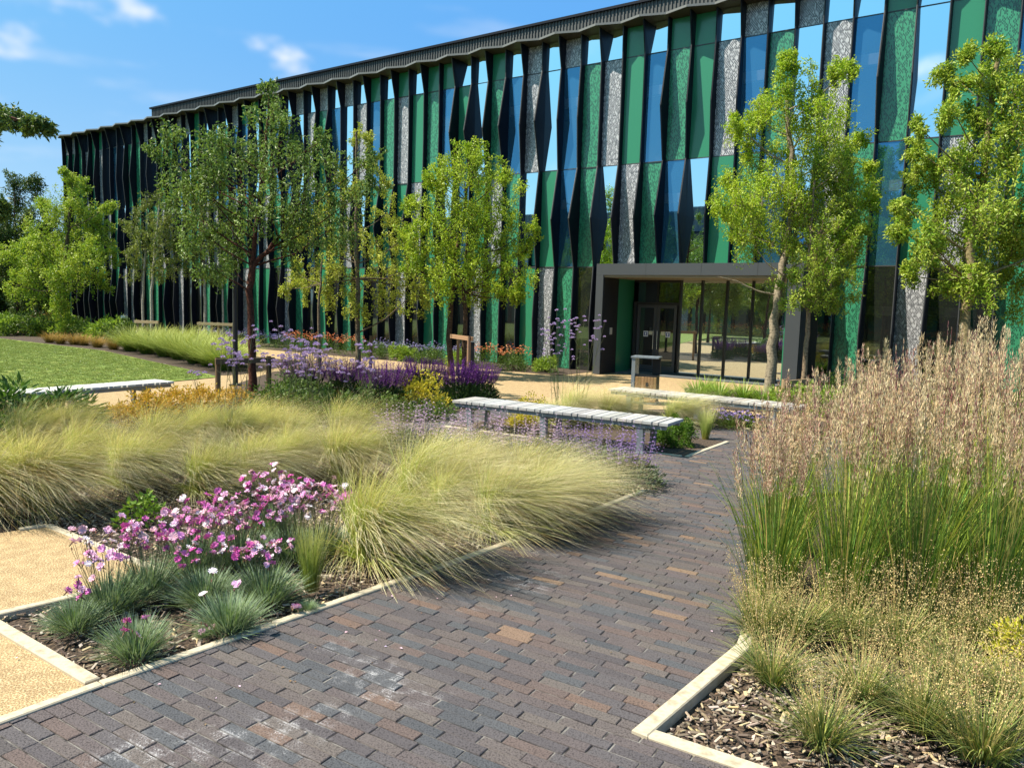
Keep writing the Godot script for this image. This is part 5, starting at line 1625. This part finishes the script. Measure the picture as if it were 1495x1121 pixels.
	for e in [[Vector3(-1.34, 0.00, -9.32), 1.25, "lilac-spiked plant left of the lilac group before the bench"], [Vector3(-0.87, 0.00, -9.22), 1.3, "lilac-spiked plant second in the group before the bench"], [Vector3(-0.40, 0.00, -9.13), 1.25, "lilac-spiked plant third in the group before the bench"], [Vector3(0.03, 0.00, -9.04), 1.15, "lilac-spiked plant at the right of the group before the bench"], [Vector3(0.39, 0.00, -9.25), 1.05, "lilac-spiked plant below the middle legs of the bench"]]:
		plant("lilac_spike_plant", lil, ["foliage", "bloom"], gp, e[2], "flower plant", e[0], Vector3.ONE * e[1], e[1] * 40.0, "lilac-spiked plants")
	var cat := spike_flower("catmint", 481, Color(0.13, 0.17, 0.10), Color(0.26, 0.17, 0.42), Color(0.38, 0.28, 0.50), 40, 0.40, 0.30, true, 0.013)
	for e in [[Vector3(1.16, 0.00, -8.13), 1.6, "catmint sprawling over the path corner beside the russet feather grass"], [Vector3(0.97, 0.00, -8.61), 1.5, "catmint behind the russet feather grass"], [Vector3(1.34, 0.00, -8.29), 1.25, "low catmint at the very corner of the kerb"], [Vector3(0.82, 0.00, -9.49), 1.15, "catmint between the feather grass and the near bench leg"]]:
		plant("catmint", cat, ["foliage", "bloom"], gp, e[2], "flower plant", e[0], Vector3.ONE * e[1], e[1] * 33.0, "catmints at the path corner")
	# purple salvias and yellow shrubs behind
	var sal := spike_flower("salvia", 482, Color(0.045, 0.085, 0.025), Color(0.085, 0.022, 0.15), Color(0.13, 0.045, 0.21), 150, 0.85, 0.52, false, 0.032, 0.085)
	for e in [[Vector3(-2.26, 0.00, -13.50), 1.0, "dark purple salvia left of the yellow shrub"], [Vector3(-0.96, 0.00, -14.38), 1.0, "largest dark purple salvia, right of the thin stake"], [Vector3(-0.65, 0.00, -15.42), 0.8, "dark purple salvia at the end nearest the gravel"], [Vector3(-3.16, 0.00, -14.56), 0.95, "dark purple salvia behind the verbenas, right one"], [Vector3(-4.03, 0.00, -14.88), 0.95, "dark purple salvia behind the verbenas, left one"], [Vector3(-1.90, 0.00, -16.43), 0.85, "purple salvia behind the yellow shrub"]]:
		plant("salvia", sal, ["foliage", "bloom"], gp, e[2], "flower plant", e[0], Vector3.ONE * e[1], e[1] * 50.0, "purple salvias")
	var yel := leafy("gold shrub", 472, 1500, 0.40, 0.56, 0.05, 0.028, Color(0.36, 0.35, 0.03), Color(0.60, 0.48, 0.06))
	plant("gold_shrub", yel, ["foliage"], [M.leaf], "rounded golden-leaved shrub between the purple salvias", "shrub", Vector3(-1.55, 0.00, -13.48), Vector3(1.15, 1.25, 1.15), 0.0, "golden shrubs")
	var ora := leafy("orange shrub", 473, 1400, 0.42, 0.40, 0.045, 0.024, Color(0.42, 0.33, 0.04), Color(0.62, 0.34, 0.06))
	for e in [[Vector3(-5.69, 0.00, -12.06), 1.0, "orange-gold shrub left of the left bench's leg"], [Vector3(-5.48, 0.00, -12.59), 1.0, "orange-gold shrub right of the left bench"], [Vector3(-5.21, 0.00, -12.99), 1.0, "orange-gold shrub beside the timber stake"], [Vector3(-5.66, 0.00, -11.21), 0.8, "low orange-gold shrub under the left bench"], [Vector3(-4.91, 0.00, -13.62), 0.8, "orange-gold shrub behind the timber stake"]]:
		plant("gold_shrub", ora, ["foliage"], [M.leaf], e[2], "shrub", e[0], Vector3.ONE * e[1], e[1] * 30.0, "golden shrubs")
	plant("gold_shrub", yel, ["foliage"], [M.leaf], "small golden shrub behind the far end of the slatted bench", "shrub", Vector3(0.37, 0.00, -12.90), Vector3(0.85, 0.75, 0.85), 1.0, "golden shrubs")
	plant("gold_shrub", yel, ["foliage"], [M.leaf], "low golden shrub under the far end of the slatted bench", "shrub", Vector3(0.16, 0.00, -12.11), Vector3(0.7, 0.5, 0.7), 2.0, "golden shrubs")
	plant("green_shrub", leafy("peony", 474, 1500, 0.62, 0.62, 0.13, 0.034, Color(0.035, 0.085, 0.018), Color(0.10, 0.20, 0.04)), ["foliage"], [M.leaf], "deep green leafy shrub at the left edge before the lawn", "shrub", Vector3(-6.62, 0.00, -10.40), Vector3(1.35, 1.0, 1.1), 0.3, "")
	plant("box_bush", leafy("box", 475, 5200, 0.30, 0.40, 0.03, 0.018, Color(0.05, 0.12, 0.015), Color(0.14, 0.25, 0.03)), ["foliage"], [M.leaf], "round dark green bush under the near end of the slatted bench", "shrub", Vector3(2.34, 0.00, -10.79), Vector3(1.0, 0.95, 1.0), 0.0, "")
	var fill := leafy("dark bush", 479, 1200, 0.5, 0.55, 0.06, 0.03, Color(0.05, 0.10, 0.02), Color(0.13, 0.20, 0.04))
	for e in [[Vector3(-3.83, 0.00, -12.31), 0.9, "dark green undergrowth bush at the left foot of the verbenas"], [Vector3(-3.02, 0.00, -12.18), 0.95, "dark green undergrowth bush under the middle verbenas"], [Vector3(-2.42, 0.00, -12.46), 0.95, "dark green undergrowth bush left of the salvia by the yellow shrub"], [Vector3(-1.75, 0.00, -12.45), 0.7, "dark green undergrowth bush at the left foot of the yellow shrub"], [Vector3(-4.00, 0.00, -13.84), 1.0, "dark green bush behind the verbenas"], [Vector3(-1.20, 0.00, -12.57), 0.6, "dark green bush between the yellow shrub and the bench end"]]:
		plant("low_bush", fill, ["foliage"], [M.leaf], e[2], "shrub", e[0], Vector3(e[1] * 1.2, e[1], e[1] * 1.2), e[1] * 90.0, "undergrowth of the verbena bed")
	# verbenas
	verbena(0, Vector3(-4.00, 0.00, -11.28), "verbena with the tallest stems, before the cherry trunk", 9, 1.45, 0.25)
	verbena(1, Vector3(-3.33, 0.00, -11.03), "verbena second from the left in the tall group", 10, 1.35, 0.3)
	verbena(2, Vector3(-2.73, 0.00, -11.02), "verbena in the middle of the tall group", 11, 1.35, 0.35)
	verbena(3, Vector3(-2.09, 0.00, -11.02), "verbena at the right end of the tall group", 9, 1.25, 0.32)
	verbena(4, Vector3(-3.33, 0.00, -12.11), "verbena at the back of the tall group", 10, 1.4, 0.4)
	verbena(5, Vector3(0.88, 0.00, -14.22), "verbena with open branches left of the porch, nearer one", 9, 1.75, 0.4)
	verbena(6, Vector3(1.34, 0.00, -15.14), "verbena with open branches left of the porch, farther one", 8, 1.7, 0.4)
	verbena(7, Vector3(-4.24, 0.00, -10.86), "sparse verbena leaning left beside the timber stake", 4, 1.2, 0.5)
	# iris, geranium and mixed bed in front of the porch
	var iris := strap_leaves("iris", 476, 190, 0.62, 0.022, Color(0.13, 0.27, 0.03), Color(0.34, 0.42, 0.10))
	for e in [[Vector3(3.89, 0.00, -15.98), 1.0, "strap-leaved clump at the left end of the bed before the porch"], [Vector3(4.31, 0.00, -15.86), 1.05, "strap-leaved clump second in the bed before the porch"], [Vector3(4.78, 0.00, -15.75), 1.05, "strap-leaved clump before the mottled trunk"], [Vector3(5.09, 0.00, -15.40), 0.95, "strap-leaved clump right of the mottled trunk"], [Vector3(4.39, 0.00, -17.09), 0.95, "strap-leaved clump behind the first two before the porch"]]:
		plant("strap_leaved_plant", iris, ["leaves"], [M.leaf], e[2], "plant", e[0], Vector3.ONE * e[1], e[1] * 60.0, "strap-leaved clumps before the porch")
	var lush := leafy("lush", 477, 1100, 0.5, 0.5, 0.08, 0.045, Color(0.16, 0.27, 0.03), Color(0.28, 0.38, 0.06))
	for e in [[Vector3(5.46, 0.00, -15.08), 1.0, "light green leafy plant behind the low timber post"], [Vector3(6.02, 0.00, -14.63), 1.1, "light green leafy plant right of the slender young tree"], [Vector3(6.82, 0.00, -14.80), 1.1, "light green leafy plant behind the reed plumes"]]:
		plant("leafy_plant", lush, ["foliage"], [M.leaf], e[2], "plant", e[0], Vector3.ONE * e[1], e[1] * 20.0, "leafy plants before the porch")
	var ger := flower_patch("geranium", 478, 0.34, 0.42, Color(0.16, 0.22, 0.05), [Color(0.36, 0.25, 0.60), Color(0.46, 0.36, 0.66)])
	for e in [[Vector3(3.47, 0.00, -12.77), 0.9, "mauve geranium before the rear bench"], [Vector3(3.83, 0.00, -12.55), 0.9, "mauve geranium behind the mauve reed plumes"], [Vector3(3.07, 0.00, -13.47), 0.75, "pale geranium between the tuft and the rear bench"]]:
		plant("geranium", ger, ["foliage", "flowers"], gp, e[2], "flower plant", e[0], Vector3.ONE * e[1], e[1] * 15.0, "geraniums by the rear bench")
	far_beds()


func far_beds() -> void:
	var gp := [M.grass, M.petal]
	# orange lilies and blue flowers along the facade
	var day := flower_patch("daylily", 483, 0.75, 0.55, Color(0.09, 0.15, 0.03), [Color(0.70, 0.22, 0.08), Color(0.75, 0.32, 0.16), Color(0.80, 0.45, 0.25), Color(0.62, 0.18, 0.10)])
	for e in [[fac(-13.2, 1.5), 1.0, "orange flowers left of the porch, nearest to it"], [fac(-14.3, 1.5), 1.0, "orange flowers left of the porch, second"], [fac(-20.2, 1.6), 1.0, "orange flowers behind the middle trees, right patch"], [fac(-21.6, 1.6), 1.0, "orange flowers behind the middle trees, middle patch"], [fac(-23.0, 1.6), 1.0, "orange flowers behind the middle trees, left patch"], [fac(-38.6, 3.0), 1.25, "orange flowers near the building's far end, right patch"], [fac(-40.2, 3.0), 1.25, "orange flowers near the building's far end, left patch"]]:
		plant("orange_flowers", day, ["foliage", "flowers"], gp, e[2], "flower plant", Vector3(e[0].x, 0, e[0].y), Vector3.ONE * e[1], e[0].x, "orange flowers by the facade")
	var blue := flower_patch("blue", 484, 0.6, 0.5, Color(0.11, 0.17, 0.06), [Color(0.34, 0.32, 0.62), Color(0.50, 0.48, 0.70), Color(0.28, 0.22, 0.50)])
	var word := ["first", "second", "third", "fourth", "fifth", "sixth", "seventh", "eighth", "ninth", "tenth", "eleventh", "twelfth", "thirteenth", "fourteenth", "fifteenth", "sixteenth"]
	var n := 0
	for s in [-15.4, -16.6, -17.8, -19.0, -24.2, -25.4, -26.6, -27.8, -29.0]:
		var p := fac(s, 1.3)
		plant("blue_flowers", blue, ["foliage", "flowers"], gp, "pale blue flowers under the facade, %s patch leftwards from the porch" % word[n], "flower plant", Vector3(p.x, 0, p.y), Vector3.ONE * 1.0, s, "blue flowers by the facade")
		n += 1
	var lush: Array = lib["lush"]
	var dark := leafy("dark bush", 479, 1200, 0.5, 0.55, 0.06, 0.03, Color(0.05, 0.10, 0.02), Color(0.13, 0.20, 0.04))
	n = 0
	for e in [[-12.0, 1.6, 0], [-12.9, 2.0, 1], [-15.0, 2.0, 0], [-16.2, 2.0, 1], [-17.4, 2.0, 0], [-18.6, 2.1, 1], [-4.0, 1.4, 1], [-2.8, 1.4, 0], [-1.6, 1.4, 1], [-0.4, 1.4, 0], [0.8, 1.4, 1]]:
		var p := fac(e[0], e[1])
		plant("low_bush", dark if e[2] else lush, ["foliage"], [M.leaf], "%s low bush under the facade %s" % ["dark green" if e[2] else "light green", "left of the porch, %s from it" % word[n] if n < 6 else "right of the porch, %s from it" % word[n - 6]], "shrub", Vector3(p.x, 0, p.y), Vector3.ONE * rr(0.85, 1.05), n, "low bushes under the facade")
		n += 1
	# sedges and bushes between the lawn and the birches
	var sedge := strap_leaves("sedge", 485, 620, 1.0, 0.012, Color(0.17, 0.26, 0.04), Color(0.42, 0.44, 0.15), 0.7)
	n = 0
	for e in [[190,512,1.0], [215,516,1.05], [240,520,1.05], [262,524,1.1], [285,530,1.0], [305,534,1.0], [325,540,0.95], [230,506,1.0], [258,510,1.05], [282,514,1.1], [305,520,1.05], [328,526,1.0], [345,535,0.9]]:
		var q: Vector3 = SEDGE[n]
		plant("sedge", sedge, ["leaves"], [M.grass], "green sedge beyond the lawn, %s from the left%s" % [word[n if n < 7 else n - 7], " in the front row" if n < 7 else " in the rear row"], "grass clump", q, Vector3(1.35, 1.0, 1.35) * e[2], n * 1.3, "green sedges beyond the lawn")
		n += 1
	var rust := strap_leaves("rust sedge", 486, 420, 0.5, 0.008, Color(0.22, 0.16, 0.05), Color(0.45, 0.28, 0.10), 0.8)
	n = 0
	for q in RUST:
		plant("rust_sedge", rust, ["leaves"], [M.grass], "rust-brown sedge tussock at the lawn's far edge, %s from the left" % word[n], "grass clump", q, Vector3.ONE * 1.1, n * 0.9, "rusty sedges beyond the lawn")
		n += 1
	n = 0
	for q in BUSH:
		plant("low_bush", dark if n % 2 else lush, ["foliage"], [M.leaf], "%s bush behind the rusty sedges at the left, %s from the left" % ["dark green" if n % 2 else "light green", word[n]], "shrub", q, Vector3.ONE * (1.75 if n % 3 else 1.35), n * 0.7, "bushes beyond the lawn")
		n += 1
	# a red and straw bed across the lawn, which the porch glass mirrors
	var red := flower_patch("red bed", 487, 0.9, 0.9, Color(0.2, 0.2, 0.07), [Color(0.5, 0.08, 0.07), Color(0.6, 0.2, 0.12), Color(0.45, 0.36, 0.18)])
	n = 0
	for s in [-33.0, -30.5, -28.0, -25.5, -23.0, -20.5, -18.0, -15.5, -13.0, -10.5, -8.0, -5.5]:
		var p := fac(s, 39.5)
		plant("red_flowers", red, ["foliage", "flowers"], gp, "red-flowered clump across the lawn, mirrored in the porch, %s from the far end" % word[n], "flower plant", Vector3(p.x, 0, p.y), Vector3(1.5, 1.2, 1.5), s, "red flowers across the lawn")
		n += 1


const SEDGE := [Vector3(-12.86, 0.00, -25.79), Vector3(-11.83, 0.00, -24.82), Vector3(-10.86, 0.00, -23.92), Vector3(-10.02, 0.00, -23.06), Vector3(-9.03, 0.00, -21.80), Vector3(-8.35, 0.00, -21.07), Vector3(-7.57, 0.00, -20.00), Vector3(-13.09, 0.00, -28.28), Vector3(-11.89, 0.00, -27.15), Vector3(-10.86, 0.00, -26.06), Vector3(-9.69, 0.00, -24.48), Vector3(-8.66, 0.00, -23.07), Vector3(-7.61, 0.00, -21.12)]
const RUST := [Vector3(-17.33, 0.00, -28.70), Vector3(-16.58, 0.00, -28.13), Vector3(-16.00, 0.00, -27.99), Vector3(-15.54, 0.00, -27.78), Vector3(-14.59, 0.00, -26.94), Vector3(-13.64, 0.00, -26.18)]
const BUSH := [Vector3(-22.77, 0.00, -34.10), Vector3(-21.95, 0.00, -34.83), Vector3(-20.73, 0.00, -35.02), Vector3(-19.39, 0.00, -34.47), Vector3(-21.58, 0.00, -32.67), Vector3(-20.84, 0.00, -32.51), Vector3(-20.45, 0.00, -32.82), Vector3(-20.02, 0.00, -33.17), Vector3(-18.76, 0.00, -32.67), Vector3(-17.44, 0.00, -31.59), Vector3(-16.44, 0.00, -31.03), Vector3(-15.25, 0.00, -30.05), Vector3(-23.93, 0.00, -36.82), Vector3(-23.11, 0.00, -37.63), Vector3(-17.13, 0.00, -33.19), Vector3(-15.50, 0.00, -31.67)]


# ---------- street furniture ----------

func bench(label: String, end: Vector3, dir: Vector3, length: float, width: float, legs: Array, tone: Color, s: int) -> void:
	# end: the middle of one end on the ground; slats run across
	var t := thing("slatted_bench", label, "bench", end, -atan2(dir.z, dir.x), "slatted benches")
	rng.seed = s
	var x := 0.0
	var n := 0
	while x < length - 0.02:
		var w := minf([0.125, 0.125, 0.07, 0.125, 0.07][n % 5], length - x)
		var b := Buf.new()
		b.slab(Vector3(w * 0.5, 0, 0), Vector3((w - 0.003) * 0.5, 0, 0), Vector3(0, 0.019, 0), Vector3(0, 0, width * 0.5), 0.003, vary(tone, 0.13))
		part("slat", b.mesh(), M.timber, t, Vector3(x, 0.428 + rr(-0.001, 0.001), rr(-0.004, 0.004)))
		x += w + (0.020 if n % 5 in [1, 2, 4] else 0.006)
		n += 1
	for z in [-width * 0.5 + 0.05, width * 0.5 - 0.05]:
		part("rail", long_box(0.04, length - 0.04, 0.352, 0.408, z - 0.025, z + 0.025), M.steel, t)
	for lx in legs:
		for z in [-1.0, 1.0]:
			var b := Buf.new()
			var zz: float = z * (width * 0.5 - 0.06)
			# flat plate with a foot, leaning outwards
			b.box(Vector3(lx, 0.18, zz), Vector3(0.045, 0, 0), Vector3(0, 0.172, z * 0.018), Vector3(0, 0, 0.008), Color.WHITE)
			b.box(Vector3(lx + 0.04, 0.18, zz - z * 0.035), Vector3(0.005, 0, 0), Vector3(0, 0.172, 0), Vector3(0, 0, 0.03), Color.WHITE)
			b.box(Vector3(lx, 0.006, zz - z * 0.03), Vector3(0.06, 0, 0), Vector3(0, 0.006, 0), Vector3(0, 0, 0.05), Color.WHITE)
			part("leg", b.mesh(), M.steel, t)
		part("cross_beam", long_box(lx - 0.03, lx + 0.03, 0.30, 0.351, -width * 0.5 + 0.06, width * 0.5 - 0.06), M.steel, t)


func stake_frame(label: String, a: Vector3, b: Vector3, h: float, posts: Array, tone: Color, thick := 0.09) -> void:
	var d := b - a
	var t := thing("tree_stake_frame", label, "tree stake", a, -atan2(d.z, d.x), "timber tree stakes")
	rng.seed = int(h * 1000.0) + int(a.x * 10.0)
	var l := d.length()
	for x in posts:
		var p := Buf.new()
		p.tube([Vector3(x * l, 0, 0), Vector3(x * l, h, 0)], [thick * 0.5, thick * 0.47], 8, vary(tone, 0.1))
		var o := part("post", p.smooth().mesh(), M.timber, t)
		o.set_meta("kind", "part")
		o.remove_meta("kind")
	if l > 0.3:
		var r := Buf.new()
		r.slab(Vector3(l * 0.5, h - 0.07, thick * 0.5 + 0.02), Vector3(l * 0.5 + 0.08, 0, 0), Vector3(0, 0.05, 0), Vector3(0, 0, 0.02), 0.004, vary(tone, 0.1))
		part("rail", r.mesh(), M.timber, t)


func furniture() -> void:
	var u := Vector3(0.857, 0, 0.515)
	var grey_wood := Color(0.46, 0.46, 0.46)
	bench("long grey slatted bench on steel legs beside the brick path", Vector3(-0.74, 0, -11.86), u, 3.42, 0.62, [0.28, 1.55, 3.02], grey_wood, 31)
	bench("pale slatted bench on the gravel before the lawn at the left", Vector3(-5.96, 0, -13.1), Vector3(-0.50, 0, 0.866), 3.3, 0.50, [0.45, 1.7, 2.9], Color(0.62, 0.62, 0.60), 32)
	bench("rear slatted bench half hidden behind the mauve geraniums", Vector3(1.95, 0, -14.25), Vector3(0.80, 0, 0.60), 3.4, 0.6, [0.4, 1.7, 3.0], Color(0.48, 0.46, 0.43), 33)
	# litter bin
	var bt := thing("litter_bin", "litter bin with timber slats and grey steel hood before the porch", "bin", Vector3(2.72, 0, -15.7), -0.35)
	for i in 7:
		var b := Buf.new()
		b.slab(Vector3(0, 0.30, 0), Vector3(0.028, 0, 0), Vector3(0, 0.25, 0), Vector3(0, 0, 0.012), 0.004, vary(Color(0.36, 0.23, 0.11), 0.18))
		part("slat", b.mesh(), M.timber, bt, Vector3(-0.13 + i * 0.062, 0, 0.2))
	part("liner", long_box(-0.15, 0.27, 0.04, 0.58, -0.18, 0.185), M.black, bt)
	part("side_plate", long_box(-0.24, -0.17, 0.0, 0.93, -0.2, 0.22), M.steel, bt)
	part("hood", long_box(-0.26, 0.30, 0.93, 0.96, -0.22, 0.24), M.steel, bt)
	part("back_plate", long_box(0.12, 0.28, 0.58, 0.93, -0.2, -0.16), M.black, bt)
	part("base_plate", long_box(-0.24, 0.28, 0.0, 0.03, -0.2, 0.2), M.steel, bt)
	part("lock", long_box(0.06, 0.11, 0.36, 0.44, 0.214, 0.222), M.black, bt)
	# timber stakes
	var oak := Color(0.26, 0.18, 0.10)
	stake_frame("dark timber stake frame around the cherry trunk", Vector3(-5.46, 0.00, -14.18), Vector3(-4.75, 0.00, -14.92), 0.78, [0.0, 1.0], Color(0.17, 0.115, 0.07), 0.10)
	stake_frame("thin pale stake frame in front of the forked trunk", Vector3(-1.06, 0.00, -18.40), Vector3(-1.63, 0.00, -19.60), 1.15, [0.0], Color(0.42, 0.26, 0.16), 0.09)
	stake_frame("short stake right of the forked trunk", Vector3(-1.49, 0.00, -20.80), Vector3(-1.41, 0.00, -20.80), 1.0, [0.0], Color(0.36, 0.24, 0.13), 0.09)
	stake_frame("pale timber rail on posts behind the right pair of birches", Vector3(-11.74, 0.00, -28.80), Vector3(-10.43, 0.00, -28.60), 0.95, [0.0, 0.35, 0.55, 1.0], Color(0.45, 0.36, 0.22), 0.09)
	stake_frame("pale timber rail on posts behind the left pair of birches", Vector3(-14.08, 0.00, -28.80), Vector3(-13.24, 0.00, -28.60), 0.95, [0.0, 0.5, 1.0], Color(0.45, 0.36, 0.22), 0.09)
	stake_frame("low round timber post with rail left of the slender young tree", Vector3(5.41, 0.00, -15.20), Vector3(6.66, 0.00, -16.40), 0.62, [0.0, 1.0], Color(0.40, 0.28, 0.17), 0.12)
	stake_frame("short stake right of the lime-green feathery tree's pale trunk", Vector3(-3.98, 0.00, -21.50), Vector3(-3.90, 0.00, -21.50), 0.95, [0.0], oak, 0.09)
	# posts
	var mp := thing("metal_post", "slim black metal post rising beside the cherry trunk", "post", Vector3(-6.01, 0.00, -16.60), 0)
	var pb := Buf.new()
	pb.tube([Vector3.ZERO, Vector3(0, 3.6, 0)], [0.055, 0.05], 12, Color.WHITE)
	part("column", pb.smooth().mesh(), M.black, mp)
	part("base_plate", long_box(-0.1, 0.1, 0, 0.02, -0.1, 0.1), M.black, mp)
	var bo := thing("bollard", "short black bollard with a pale top right of the forked trunk", "bollard", Vector3(-1.18, 0.00, -21.60), 0)
	part("shaft", long_box(-0.09, 0.09, 0, 0.86, -0.09, 0.09), M.black, bo)
	part("cap", long_box(-0.10, 0.10, 0.86, 0.98, -0.10, 0.10), M.pale, bo)
	var b2 := thing("bollard", "small black bollard among the far orange flowers", "bollard", Vector3(-16.71, 0.00, -33.00), 0)
	part("shaft", long_box(-0.09, 0.09, 0, 0.86, -0.09, 0.09), M.black, b2)
	part("cap", long_box(-0.10, 0.10, 0.86, 0.98, -0.10, 0.10), M.pale, b2)


func _ready() -> void:
	look_and_light()
	make_materials()
	grounds()
	building()
	opposite_building()
	trees()
	mirrored_trees()
	furniture()
	planting()
